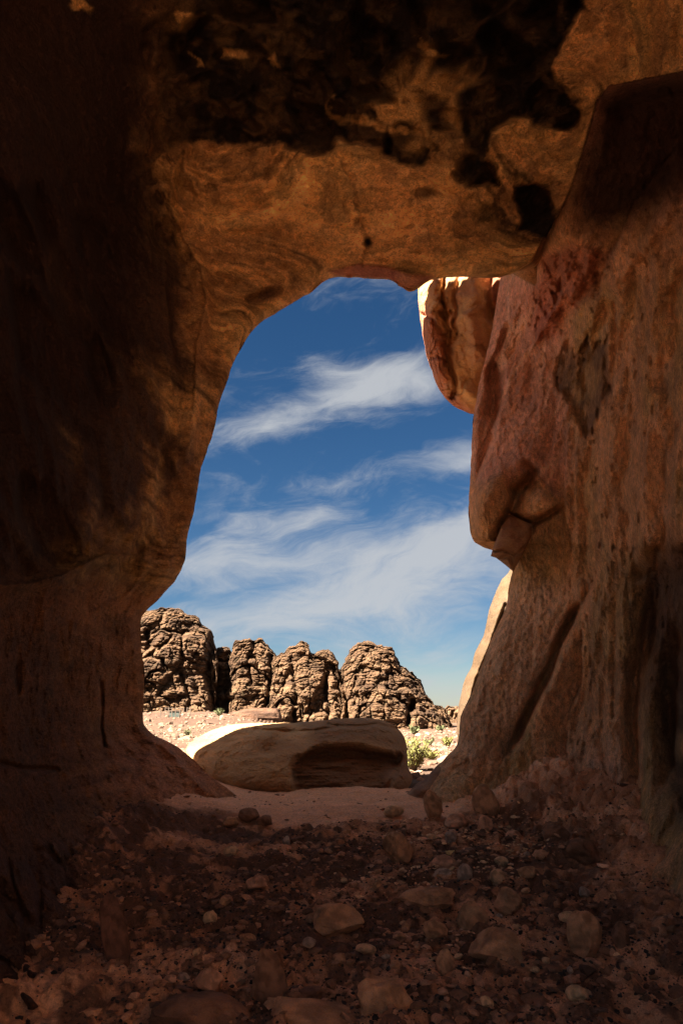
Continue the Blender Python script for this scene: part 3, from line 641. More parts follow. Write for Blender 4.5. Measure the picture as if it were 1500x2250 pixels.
    col = lerp3(col, lerp3(mauve, pink, sstep(0.5, 0.72, band)), mz*0.9)
    vein = np.exp(-((fbm(np.stack([(px*0.9+py*0.5)*0.008, (py-px)*0.002, px*0], -1), 3, 164))/0.035)**2); col = lerp3(col, np.array([0.55, 0.36, 0.24]), vein*mz*0.6)
    col = lerp3(col, redc, rz*0.75); col = lerp3(col, np.array([0.65, 0.36, 0.16]), rz*sstep(0.80, 0.95, ridged(np.stack([px*0.03, py*0.008, px*0], -1), 3, 165)))  # orange streaks paint glimpses of sunlight over the red
    c2 = poly_mask(px+wx, py+wy, [(1040,1080),(1100,1040),(1130,1085),(1110,1150),(1080,1200),(1030,1200)], 14); col = lerp3(col, np.array([0.36, 0.21, 0.10]), c2*0.8)
    c3 = poly_mask(px+wx*0.6, py+wy*0.6, [(1120,1120),(1140,1075),(1180,1060),(1240,1100),(1240,1120),(1170,1150)], 8); col = lerp3(col, np.array([0.48, 0.30, 0.16]), c3*0.8)
    grey = poly_mask(px+wx, py+wy, [(1110,1280),(1270,1290),(1260,1340),(1200,1480),(1120,1640),(1040,1680),(1000,1640),(1060,1480)], 30); col = lerp3(col, np.array([0.44, 0.29, 0.18]), grey*0.8)
    toe = poly_mask(px+wx*0.5, py+wy*0.5, [(1010,1690),(960,1720),(925,1790),(1000,1800),(1060,1700)], 10); col = lerp3(col, np.array([0.42, 0.27, 0.15]), toe*0.8)
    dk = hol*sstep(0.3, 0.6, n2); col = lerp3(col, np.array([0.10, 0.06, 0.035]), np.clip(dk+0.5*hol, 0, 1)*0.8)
    up2 = sstep(620, 300, py)*sstep(1180, 1300, px); col = lerp3(col, np.array([0.14, 0.06, 0.045]), up2*0.8)  # shading of the upper wall painted into its colour
    pk = sstep(1550, 1750, py)*sstep(1180, 1260, px)*sstep(1400, 1330, px); col = lerp3(col, np.array([0.38, 0.22, 0.165]), pk*0.6)
    streak = sstep(0.56, 0.8, fbm(np.stack([px*0.05, py*0.005, px*0+3], -1), 4, 167)*0.5+0.5)*near; col = lerp3(col, np.array([0.12, 0.065, 0.05]), streak*0.28)
    col = lerp3(col, np.array([0.05, 0.026, 0.018]), np.clip(rec*1.2, 0, 1)*0.85); col = lerp3(col, np.array([0.022, 0.011, 0.009]), np.clip(rec2*1.3, 0, 1)*0.92)  # darkness of both recesses painted into the wall colour
    pits = sstep(0.6, 0.75, fbm(P*np.array([12, 12, 7]), 3, 168)*0.5+0.5); col = lerp3(col, np.array([0.08, 0.045, 0.035]), pits*0.15)
    col = col*(1+0.35*fbm(P0*np.array([28, 28, 13.]), 3, 169))[..., None]
    # ---------------- back past the camera
    ring = P[:, -1, :]; cen = np.array([0.1, 0, 1.8]); rin = []
    for yb, k in ((1.0, 1.02), (0.0, 1.05), (-0.9, 1.0), (-1.7, REAR)):
        q = ring.copy(); q[:, 1] = np.minimum(ring[:, 1]-0.05, yb); rad = cen+(ring-cen)*k; q[:, 0] = rad[:, 0]; q[:, 2] = rad[:, 2]; rin.append(q)
    e0 = P[:, 0, :]; rout = []
    for ox, oy in ((0.04, 0.15), (0.16, 0.35), (0.5, 0.7), (1.2, 0.9), (3.0, 1.2), (7.0, 1.0), (9.0, -4.0), (6.0, -10.8)):
        q = e0.copy(); q[:, 0] += ox; q[:, 1] += oy; q = q+(0.05*fbm(q*1.5, 3, 18))[:, None]*np.array([0.3, 1, 0.3])*min(1, ox*2); rout.append(q)
    rout.append(rin[-1].copy())
    full = np.concatenate([np.stack(rout[::-1], 1), P, np.stack(rin, 1)], 1)
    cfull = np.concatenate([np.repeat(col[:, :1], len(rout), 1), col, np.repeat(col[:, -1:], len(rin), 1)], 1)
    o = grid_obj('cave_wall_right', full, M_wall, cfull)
    tag(o, 'weathered tan and mauve sandstone wall right of the cave mouth', kind='structure')
build_right()

# ================================================================== traced solids (boulders, crags): a closed body with its own depth
def traced_solid(name, outline, center, dist, thick, nt, nr, mat, relief=None, colfn=None, bulge=0.6, wobble=2.0, seed=0, wscale=0.05, back=1.0, power=0.75, smooth=True, tilt=None):
    """outline (photo pixels) is the silhouette; the body bulges `thick` metres towards and `back` times that away from the viewer about distance `dist`"""
    O = resample(np.array(list(outline)+[outline[0]], float), nt+1, smooth)[:-1]
    w = fbm(np.stack([O[:, 0]*wscale, O[:, 1]*wscale, O[:, 0]*0+seed], -1), 4, 200+seed)*wobble
    t = np.gradient(O, axis=0); nl = np.hypot(t[:, 0], t[:, 1])+1e-9
    O = O+np.stack([t[:, 1]/nl, -t[:, 0]/nl], -1)*w[:, None]
    phi = np.concatenate([np.linspace(0.012, math.pi/2, nr), np.linspace(math.pi/2, math.pi-0.02, max(8, nr//5)+1)[1:]])
    r = np.where(phi <= math.pi/2, np.sin(phi)**0.9, np.sin(phi)**0.6)
    px = center[0]+(O[:, 0]-center[0])[:, None]*r[None]; py = center[1]+(O[:, 1]-center[1])[:, None]*r[None]
    c = np.cos(phi); dep = np.where(c >= 0, -np.abs(c)**power*thick, np.abs(c)**power*thick*back)
    d = dist+dep[None]+np.zeros(px.shape)
    if tilt is not None: d = d+tilt(px, py)
    front = (c >= 0).astype(float)[None]*np.ones(px.shape); env = np.clip(c/0.12, 0, 1)[None]*front
    P = W(px, py, d)
    if relief is not None:
        d = d+relief(px, py, P, np.clip(c, 0, 1)[None]+np.zeros(px.shape))*np.where(front > 0, sstep(0, 0.10, np.clip(c, 0, 1))[None], 0)
        P = W(px, py, d)
    col = colfn(px, py, P)
    me_c = col
    nu, nv = P.shape[:2]
    Q = grid_faces(nu, nv, True)
    V = P.reshape(-1, 3); org = V.mean(0); org[2] = V[:, 2].min()
    # caps
    cf = P[:, 0].mean(0); cb = P[:, -1].mean(0)
    V2 = np.vstack([V, cf, cb]); i = np.arange(nu); i2 = (i+1) % nu
    tris = np.concatenate([np.stack([np.full(nu, nu*nv), i2*nv, i*nv, i*nv], -1)[:, :3], np.stack([np.full(nu, nu*nv+1), i*nv+nv-1, i2*nv+nv-1], -1)])
    C = np.vstack([me_c.reshape(-1, 3), me_c[0, 0], me_c[0, -1]])
    me = mesh_arrays(name, V2-org, np.concatenate([np.stack([Q[:, 0], Q[:, 1], Q[:, 2]], -1), np.stack([Q[:, 0], Q[:, 2], Q[:, 3]], -1), tris]), C)
    me.materials.append(mat); o = link(bpy.data.objects.new(name, me)); o.location = org
    return o

# ---- the big boulder in the cave mouth
def boulder():
    out = [(408,1648),(418,1632),(450,1612),(490,1597),(530,1590),(580,1589),(640,1588),(700,1584),(745,1579),(795,1577),(835,1582),(868,1596),(888,1620),(894,1650),(897,1685),(905,1712),(892,1735),(870,1752),(845,1766),(790,1772),(720,1772),(640,1760),(580,1752),(520,1742),(470,1722),(435,1695),(415,1672)]
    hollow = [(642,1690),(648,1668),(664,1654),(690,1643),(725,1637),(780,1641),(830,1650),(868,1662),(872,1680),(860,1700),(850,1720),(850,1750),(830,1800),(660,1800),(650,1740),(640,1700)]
    def tilt(px, py): return 0.9*(1690-py)/110.0*0.85
    def relief(px, py, P, c):
        wx = fbm(np.stack([px*0.03, py*0.03, px*0], -1), 4, 302)*7
        h = poly_mask(px+wx*1.5, py+wx*0.9, hollow, 12)
        r = 0.22*h*sstep(1800, 1650, py)*(0.6+0.4*sstep(1650,1665,py))+0.08*h
        dd, sg, tt = poly_dist(px+wx*0.4, py+wx*0.3, [(590,1650),(606,1632),(622,1612),(640,1598)]); r = r+0.10*np.exp(-(dd/14)**2)
        dd, sg, tt = poly_dist(px+wx*0.4, py+wx*0.3, [(640,1680),(652,1660),(700,1634),(780,1628),(880,1655)]); r = r-0.025*np.exp(-(dd/14)**2)
        dd, sg, tt = poly_dist(px, py+wx*0.3, [(720,1592),(760,1596),(830,1592),(870,1602)]); r = r+0.10*np.exp(-(dd/4)**2)
        dd, sg, tt = poly_dist(px, py+wx*0.3, [(560,1602),(640,1607),(700,1604),(740,1598)]); r = r+0.09*np.exp(-(dd/4)**2)
        dd, sg, tt = poly_dist(px+wx*0.3, py, [(878,1660),(868,1700),(848,1740)]); r = r+0.09*np.exp(-(dd/6)**2)
        r = r+0.10*fbm(P*1.8, 3, 303)+0.05*fbm(P*6, 5, 304, 0.62)+0.014*fbm(P*26, 3, 307)+0.018*ridged(P*np.array([1.2, 1.2, 14]), 3, 308)*(0.4+h)+h*0.10*fbm(P*np.array([1.5, 1.5, 13.]), 4, 305, 0.6)
        return r
    def colfn(px, py, P):
        n = fbm(P*np.array([1.5, 1.5, 5]), 4, 306)*0.5+0.5; wx = fbm(np.stack([px*0.03, py*0.03, px*0], -1), 4, 302)*7
        c = lerp3(np.array([0.44, 0.27, 0.13]), np.array([0.30, 0.165, 0.075]), sstep(0.35, 0.7, n))
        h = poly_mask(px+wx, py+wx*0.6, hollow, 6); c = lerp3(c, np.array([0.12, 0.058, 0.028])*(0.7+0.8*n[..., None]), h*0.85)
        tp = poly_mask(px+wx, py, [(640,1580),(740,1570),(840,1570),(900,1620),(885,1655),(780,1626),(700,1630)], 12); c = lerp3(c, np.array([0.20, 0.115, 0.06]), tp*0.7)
        rs = poly_mask(px+wx, py, [(850,1650),(900,1650),(910,1720),(850,1770),(790,1780),(840,1730)], 10); c = lerp3(c, np.array([0.22, 0.115, 0.065]), rs*0.7)
        return c
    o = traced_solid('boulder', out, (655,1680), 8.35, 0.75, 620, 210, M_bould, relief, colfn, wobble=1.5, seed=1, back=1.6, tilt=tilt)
    tag(o, 'huge smooth tan boulder with a dark hollow side lying across the cave mouth', 'boulder')
boulder()

# ---- sunlit rock hanging down outside, right of the sky
def hanging():
    out = [(926,560),(919,625),(919,668),(925,720),(934,770),(948,815),(962,850),(975,872),(995,890),(1015,902),(1036,911),(1060,905),(1090,880),(1130,800),(1150,700),(1140,560)]
    def relief(px, py, P, c):
        wx = fbm(np.stack([px*0.02, py*0.02, px*0], -1), 4, 312)*12; r = 0
        for pts, a, w in (([(978,560),(970,640),(984,712),(978,760),(996,812),(990,870)], 0.26, 6), ([(1012,560),(1004,640),(1010,700),(990,745)], 0.12, 5), ([(1078,560),(1066,640),(1080,700)], 0.22, 9),
                          ([(1050,570),(1035,690),(1060,790)], -0.22, 24), ([(945,600),(952,720),(968,820)], -0.10, 18), ([(968,690),(985,700),(996,690)], 0.14, 6), ([(925,690),(950,700),(972,735)], 0.10, 4), ([(940,790),(965,785),(990,800)], 0.10, 4)):
            dd, sg, tt = poly_dist(px+wx*1.4, py+wx*0.8, pts); r = r+a*np.exp(-(dd/w)**2)
        dd, sg, tt = poly_dist(px, py+wx*0.3, [(985,855),(1010,850),(1045,872),(1080,880)]); r = r-0.10*np.exp(-(dd/10)**2)+0.08*np.exp(-dd/22)*(sg > 0)
        f1, f2, cid = worley(P*np.array([1.9, 1.9, 1.4])+fbm(P*1.5, 3, 313)[..., None]*0.7, 314); g1, g2, gid = worley(P*np.array([5, 5, 4.])+fbm(P*3, 2, 311)[..., None], 318)
        return r-0.02*sstep(0, 0.2, f2-f1)-0.10*cid-0.02*gid+0.05*fbm(P*6, 4, 315, 0.6)+0.10*fbm(P*1.5, 2, 316)
    def colfn(px, py, P):
        wx = fbm(np.stack([px*0.02, py*0.02, px*0], -1), 4, 312)*12; n = fbm(P*np.array([3, 3, 1.5]), 4, 317)*0.5+0.5
        c = lerp3(np.array([0.50, 0.31, 0.14]), np.array([0.40, 0.22, 0.11]), sstep(0.4, 0.65, n))
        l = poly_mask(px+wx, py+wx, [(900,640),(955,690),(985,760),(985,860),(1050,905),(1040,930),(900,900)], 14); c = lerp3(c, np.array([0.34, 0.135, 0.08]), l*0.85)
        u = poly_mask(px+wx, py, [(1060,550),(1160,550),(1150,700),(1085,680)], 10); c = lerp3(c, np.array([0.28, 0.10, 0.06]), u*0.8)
        return c
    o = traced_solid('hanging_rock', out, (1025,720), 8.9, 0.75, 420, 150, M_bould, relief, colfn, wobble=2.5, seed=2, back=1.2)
    tag(o, 'sunlit orange and red rock bulge hanging beside the sky under the arch', 'rock')
hanging()

def wedge():
    out = [(1118,1131),(1142,1141),(1169,1152),(1166,1180),(1150,1212),(1127,1256),(1108,1240),(1090,1226),(1077,1222),(1084,1200),(1092,1180),(1100,1158)]
    def relief(px, py, P, c):
        dd, sg, tt = poly_dist(px, py, [(1078,1212),(1105,1208),(1130,1220),(1160,1195)]); r = 0.05*np.exp(-(dd/3)**2)-0.05*np.exp(-dd/14)*(sg < 0)
        dd, sg, tt = poly_dist(px, py, [(1100,1226),(1118,1222),(1128,1250)]); r = r+0.05*np.exp(-(dd/3)**2)
        return r+0.05*fbm(P*4, 4, 322)
    def colfn(px, py, P):
        n = fbm(P*6, 4, 323)*0.5+0.5; return lerp3(np.array([0.36, 0.22, 0.12]), np.array([0.24, 0.12, 0.07]), sstep(0.35, 0.65, n))
    o = traced_solid('wedged_block', out, (1125,1190), 6.72, 0.30, 160, 60, M_bould, relief, colfn, wobble=1.0, seed=3, smooth=False, power=0.45)
    tag(o, 'cracked angular block wedged under the overhanging nose of the right wall', 'rock')
wedge()

def far_slice():
    out = [(1135,1200),(1118,1255),(1100,1275),(1085,1310),(1072,1350),(1062,1395),(1045,1430),(1035,1465),(1022,1490),(1012,1530),(1005,1570),(1004,1640),(1020,1690),(1200,1690),(1260,1500),(1260,1250)]
    def relief(px, py, P, c):
        dd, sg, tt = poly_dist(px, py, [(1110,1330),(1075,1430),(1048,1490),(1030,1560)]); r = 0.25*np.exp(-(dd/5)**2)
        return r+0.18*fbm(P*1.2, 4, 332)+0.05*fbm(P*np.array([1, 1, 6.]), 4, 333)
    def colfn(px, py, P):
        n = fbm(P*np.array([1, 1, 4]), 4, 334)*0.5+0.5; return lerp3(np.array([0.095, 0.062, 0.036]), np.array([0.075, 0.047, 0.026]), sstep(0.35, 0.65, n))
    o = traced_solid('outcrop', out, (1150,1480), 13.5, 1.8, 300, 110, M_bould, relief, colfn, wobble=2, seed=4)
    tag(o, 'pale sunlit rock shoulder showing beyond the leaning right buttress', 'rock')
far_slice()

# ledge of bedrock between boulder and buttress
def ledge():
    out = [(862,1800),(868,1765),(900,1738),(915,1722),(938,1708),(952,1690),(975,1670),(1000,1668),(1010,1700),(990,1760),(980,1800),(900,1815)]
    def relief(px, py, P, c): return 0.06*fbm(P*3, 4, 342)+0.05*fbm(P*np.array([1.5, 1.5, 14]), 3, 343)
    def colfn(px, py, P):
        n = fbm(P*5, 4, 344)*0.5+0.5; return lerp3(np.array([0.30, 0.17, 0.10]), np.array([0.20, 0.105, 0.065]), sstep(0.35, 0.65, n))
    o = traced_solid('rock_ledge', out, (935,1760), 7.3, 0.45, 160, 60, M_bould, relief, colfn, wobble=2, seed=5, smooth=False)
    tag(o, 'low brown rock ledge in the gap between the boulder and the buttress', 'rock')
ledge()

# ================================================================== CRAGS
def crag(outline, center, dist, thick, seed, clefts, label, nt=620, nr=230, tone=1.0):
    k = dist/1500.0
    def relief(px, py, P, c):
        Q = P/10.0
        w = fbm(Q*0.9, 3, 400+seed)[..., None]*0.5
        f1, f2, a = worley(Q*np.array([0.62, 0.62, 0.19])+w, 410+seed)
        msk = sstep(-0.25, 0.35, fbm(Q*0.5, 2, 405+seed)); r = -(2.0+4.0*msk)*sstep(0.0, 0.22, f2-f1)-5.0*a
        g1, g2, b = worley(Q*np.array([1.5, 1.5, 2.6])+w*0.8, 420+seed); m2 = sstep(-0.3, 0.3, fbm(Q*1.3, 3, 425+seed)); r = r-1.3*(1-m2)*sstep(0.0, 0.14, g2-g1)-1.5*b
        v1, v2, vb = worley(Q*np.array([2.4, 2.4, 0.35])+w, 427+seed); r = r-2.6*m2*sstep(0, 0.16, v2-v1)-1.2*vb*m2
        h1, h2, e = worley(Q*np.array([3.6, 3.6, 9.5])+w*1.2, 430+seed); r = r-0.8*sstep(0, 0.12, h2-h1)-1.0*e
        st = Q[..., 2]*3.4+fbm(Q*0.6, 3, 435)*0.9; sf = st-np.floor(st); lay = _hash(np.floor(st).astype(np.int64), np.zeros(st.shape, np.int64), np.zeros(st.shape, np.int64), 7)
        r = r+1.5*(lay-0.5)*sstep(0, 0.12, sf)+2.4*fbm(Q*np.array([2.2, 2.2, 6.]), 5, 440+seed, 0.66)
        for pts, aa, ww in clefts:
            dd, sg, tt = poly_dist(px+fbm(Q*1.5, 3, 460)*7, py, pts); r = r+aa*np.exp(-(dd/ww)**2)
        return r
    def tilt(px, py): return np.maximum(1600-py, 0)*k*0.55        # faces lean back
    def colfn(px, py, P):
        Q = P/10.0
        n = fbm(Q*np.array([1.0, 1.0, 3.2]), 5, 470+seed)*0.5+0.5; n2 = fbm(Q*np.array([.5, .5, 9]), 4, 471)*0.5+0.5; n3 = fbm(Q*3.2, 4, 472)*0.5+0.5
        top = sstep(1560, 1400, py)
        pale = np.array([0.32, 0.215, 0.13]); dark = np.array([0.10, 0.064, 0.042]); mid = np.array([0.22, 0.142, 0.086])
        c = lerp3(mid, pale, sstep(0.42, 0.66, n2)*(1-0.45*top)); c = lerp3(c, dark, sstep(0.56, 0.36, n-0.10*top+0.09)*0.8); c = lerp3(c, dark*1.1, sstep(0.55, 0.7, n3)*0.45)
        sp = sstep(0.66, 0.74, fbm(Q*6, 3, 473)*0.5+0.5); c = lerp3(c, np.array([0.07, 0.065, 0.03]), sp*0.5)
        return c*tone*np.array([0.56, 0.50, 0.46])
    o = traced_solid('rocky_hill', outline, center, dist, thick, nt, nr, M_far, relief, colfn, wobble=7.0, seed=10+seed, wscale=0.07, back=1.2, tilt=tilt, power=0.6)
    o['label'] = label; o['kind'] = 'structure'
    return o
B = 1640
crag([(180,B),(175,1450),(200,1380),(255,1350),(300,1348),(330,1338),(385,1337),(405,1347),(432,1358),(450,1375),(465,1392),(473,1420),(480,1450),(478,1500),(476,1560),(478,B)], (350,1500), 300, 22, 1,
     [([(470,1400),(455,1480),(470,1570)], 8, 9), ([(322,1385),(330,1420),(312,1440)], 6, 5), ([(400,1480),(420,1540),(400,1590)], 5, 5)], 'tallest rounded sandstone hill beside the left pillar')
crag([(462,B),(464,1480),(470,1432),(480,1422),(498,1420),(506,1432),(512,1450),(515,1500),(512,1560),(512,B)], (490,1510), 318, 14, 2, [], 'narrow dark rock pillar between two larger hills', 260, 110, 0.85)
crag([(496,B),(500,1480),(508,1430),(514,1412),(530,1402),(548,1400),(556,1406),(575,1405),(590,1420),(605,1435),(612,1460),(606,1520),(608,B)], (553,1510), 308, 18, 3,
     [([(596,1440),(598,1500),(590,1570)], 7, 5), ([(545,1440),(552,1500)], 4, 4)], 'knobbly twin topped hill left of the middle peak', 420, 170)
crag([(585,B),(590,1500),(600,1450),(612,1436),(628,1432),(636,1420),(650,1419),(664,1408),(678,1412),(684,1428),(690,1436),(702,1427),(722,1427),(735,1440),(744,1462),(751,1500),(756,1560),(758,B)], (670,1510), 302, 20, 4,
     [([(690,1440),(715,1480),(722,1560)], 7, 7), ([(640,1450),(650,1520),(640,1590)], 5, 6)], 'jagged middle hill with a small pointed summit knob', 520, 190)
crag([(745,B),(748,1520),(752,1468),(763,1440),(780,1416),(797,1411),(815,1412),(838,1418),(856,1424),(872,1440),(884,1462),(898,1474),(912,1484),(924,1500),(932,1518),(945,1538),(962,1550),(976,1556),(986,1575),(992,B)], (850,1535), 296, 26, 5,
     [([(752,1500),(764,1560),(768,1600)], 9, 6), ([(905,1540),(900,1590)], 9, 6), ([(860,1425),(880,1455)], 5, 4)], 'broad domed hill right of the deep cleft sloping down to the plain', 620, 220)
crag([(440,B),(450,1470),(480,1450),(520,1455),(600,1460),(640,1450),(700,1460),(745,1468),(780,1470),(800,1500),(820,B)], (620,1560), 345, 12, 7, [], 'dark broken ridge filling the gaps behind the middle hills', 420, 130, 0.8)
crag([(955,B),(965,1572),(978,1556),(995,1553),(1020,1553),(1060,1556),(1090,1575),(1100,B)], (1020,1600), 420, 12, 6, [], 'low far ridge beyond the end of the hills', 200, 60, 1.1)

# low rock outcrops at the foot of the hills
def low_outcrop(out, cen, dist, th, seed, label, base=(0.17, 0.095, 0.062)):
    def relief(px, py, P, c):
        return dist/200*(0.9*fbm(P*0.25, 4, 500+seed)+0.6*fbm(P*np.array([.1, .1, 1.2]), 3, 501))
    def colfn(px, py, P):
        n = fbm(P*np.array([.2, .2, 1.2]), 4, 502+seed)*0.5+0.5; return lerp3(np.array(base), np.array(base)*0.5, sstep(0.4, 0.65, n))
    o = traced_solid('outcrop', out, cen, dist, th, 160, 40, M_far, relief, colfn, wobble=2.0, seed=20+seed, wscale=0.1)
    tag(o, label, 'rock')
low_outcrop([(498,1600),(500,1572),(520,1562),(560,1556),(600,1556),(615,1563),(612,1600)], (555,1582), 190, 5, 1, 'long low red outcrop on the slope below the twin topped hill')
low_outcrop([(300,1620),(310,1575),(350,1562),(400,1566),(420,1575),(425,1610)], (360,1592), 230, 5, 2, 'layered rubble outcrop at the foot of the tallest hill', (0.14, 0.09, 0.06))

# ================================================================== GROUND
def build_ground():
    ys = np.concatenate([np.linspace(-60, -8, 10), np.linspace(-7, 7.0, 16), 7.0+np.geomspace(0.2, 1500, 330)])
    us = np.concatenate([-np.geomspace(8, 0.62, 14), np.linspace(-0.6, 0.6, 380), np.geomspace(0.62, 8, 14)])
    Y, U = np.meshgrid(ys, us, indexing='ij')
    X = U*(np.maximum(Y, 0)+12)
    Z = terrain(X, Y)
    Z = Z-0.45*sstep(9.2, 8.4, Y)*sstep(4, 3.4, np.abs(X))
    P = np.stack([X, Y, Z], -1)
    n = fbm(P*0.12, 5, 601)*0.5+0.5; n2 = fbm(P*np.array([1.2, 1.2, 1.2]), 4, 602)*0.5+0.5
    col = lerp3(np.array([0.100, 0.062, 0.042]), np.array([0.08, 0.046, 0.032]), sstep(0.4, 0.65, n)); col = lerp3(col, np.array([0.07, 0.046, 0.032]), sstep(0.45, 0.65, n2)*0.7)
    o = grid_obj('desert_ground', P, M_ground, col, flip=True); tag(o, kind='structure')
    return o
build_ground()
def build_floor():
    ys = np.concatenate([np.linspace(-7, 1.9, 40), np.geomspace(2.0, 9.6, 560)]); us = np.linspace(-0.62, 0.62, 640)
    Y, U = np.meshgrid(ys, us, indexing='ij'); X = U*np.maximum(Y+0.9, 4.6-0.25*np.minimum(Y, 3))
    Z = floor_h(X, Y); P = np.stack([X, Y, Z], -1); F = np.stack([X, Y, X*0], -1)
    sm = sstep(5.5, 6.1, Y+0.25*fbm(F*2.2, 2, 8))
    n = fbm(F*2.6, 5, 611)*0.5+0.5; n2 = fbm(F*9, 4, 612)*0.5+0.5; n3 = fbm(F*26, 3, 613)*0.5+0.5
    sand = np.array([0.50, 0.275, 0.16]); dk = np.array([0.058, 0.033, 0.024]); br = np.array([0.29, 0.145, 0.08])
    col = lerp3(sand, br, np.clip(sstep(0.3, 0.5, n)*(1-0.75*sm)+0.35*(1-sm), 0, 1)); 
    deb = np.clip(sstep(0.445, 0.51, n*0.45+n2*0.35+n3*0.2)*(1-sm)*sstep(2.0, 1.2, X), 0, 1)
    col = lerp3(col, dk, deb*0.82)
    o = grid_obj('cave_floor', P, M_floor, col, flip=True); tag(o, kind='structure')
build_floor()

# ================================================================== STONES
def stone_mesh(seed, n=18, sharp=0.5, aspect=(1, 1, 0.5), base=(0.33, 0.19, 0.13)):
    """one stone, unit width, bottom at z=0: a ball cut by random planes and roughened"""
    rs = np.random.RandomState(seed); nu, nv = int(n*2), n
    th = np.linspace(0, 2*math.pi, nu, endpoint=False); ph = np.linspace(0.03, math.pi-0.03, nv)
    D = np.stack([np.cos(th)[:, None]*np.sin(ph)[None], np.sin(th)[:, None]*np.sin(ph)[None], np.ones((nu, 1))*np.cos(ph)[None]], -1)
    r = np.full(D.shape[:2], 1.0); k = int(7+rs.randint(5))
    for _ in range(k):
        nrm = rs.normal(size=3); nrm[2] *= 0.8; nrm /= np.linalg.norm(nrm); h = 0.58+rs.rand()*0.3
        dn = (D*nrm).sum(-1); r = np.where(dn > 0.05, np.minimum(r, h/np.maximum(dn, 0.05)), r)
    r = r*sharp+(1-sharp)*0.85
    r = r*(1+0.07*fbm(D*2+seed, 3, seed % 97)+0.05*fbm(D*6+seed, 3, seed % 89))
    r = r*(1+0.10*fbm(D*3.5+seed*0.37, 4, 3, 0.6)); V = D*r[..., None]*np.array(aspect)*0.5
    V[..., 2] -= V[..., 2].min()
    w = V[..., 0].max()-V[..., 0].min(); V /= w
    n_ = fbm(V*5+seed, 4, 5)*0.5+0.5; col = lerp3(np.array(base), np.array(base)*0.55, sstep(0.35, 0.7, n_))
    Q = grid_faces(nu, nv, True); c0 = V[:, 0].mean(0); c1 = V[:, -1].mean(0); i = np.arange(nu); i2 = (i+1) % nu
    tr = np.concatenate([Q[:, [0, 2, 1]], Q[:, [0, 3, 2]], np.stack([np.full(nu, nu*nv), i*nv, i2*nv], -1), np.stack([np.full(nu, nu*nv+1), i2*nv+nv-1, i*nv+nv-1], -1)])
    me = mesh_arrays('stone', np.vstack([V.reshape(-1, 3), c0, c1]), tr, np.vstack([col.reshape(-1, 3), col[0, 0], col[0, -1]]))
    me.materials.append(M_stone)
    try:
        me.set_sharp_from_angle(angle=math.radians(24))
    except Exception: pass
    return me
PINK = (0.46, 0.25, 0.155); TAN = (0.50, 0.32, 0.18); BRN = (0.40, 0.22, 0.12); DRK = (0.19, 0.10, 0.06); YEL = (0.50, 0.34, 0.14); GRY = (0.34, 0.25, 0.19)
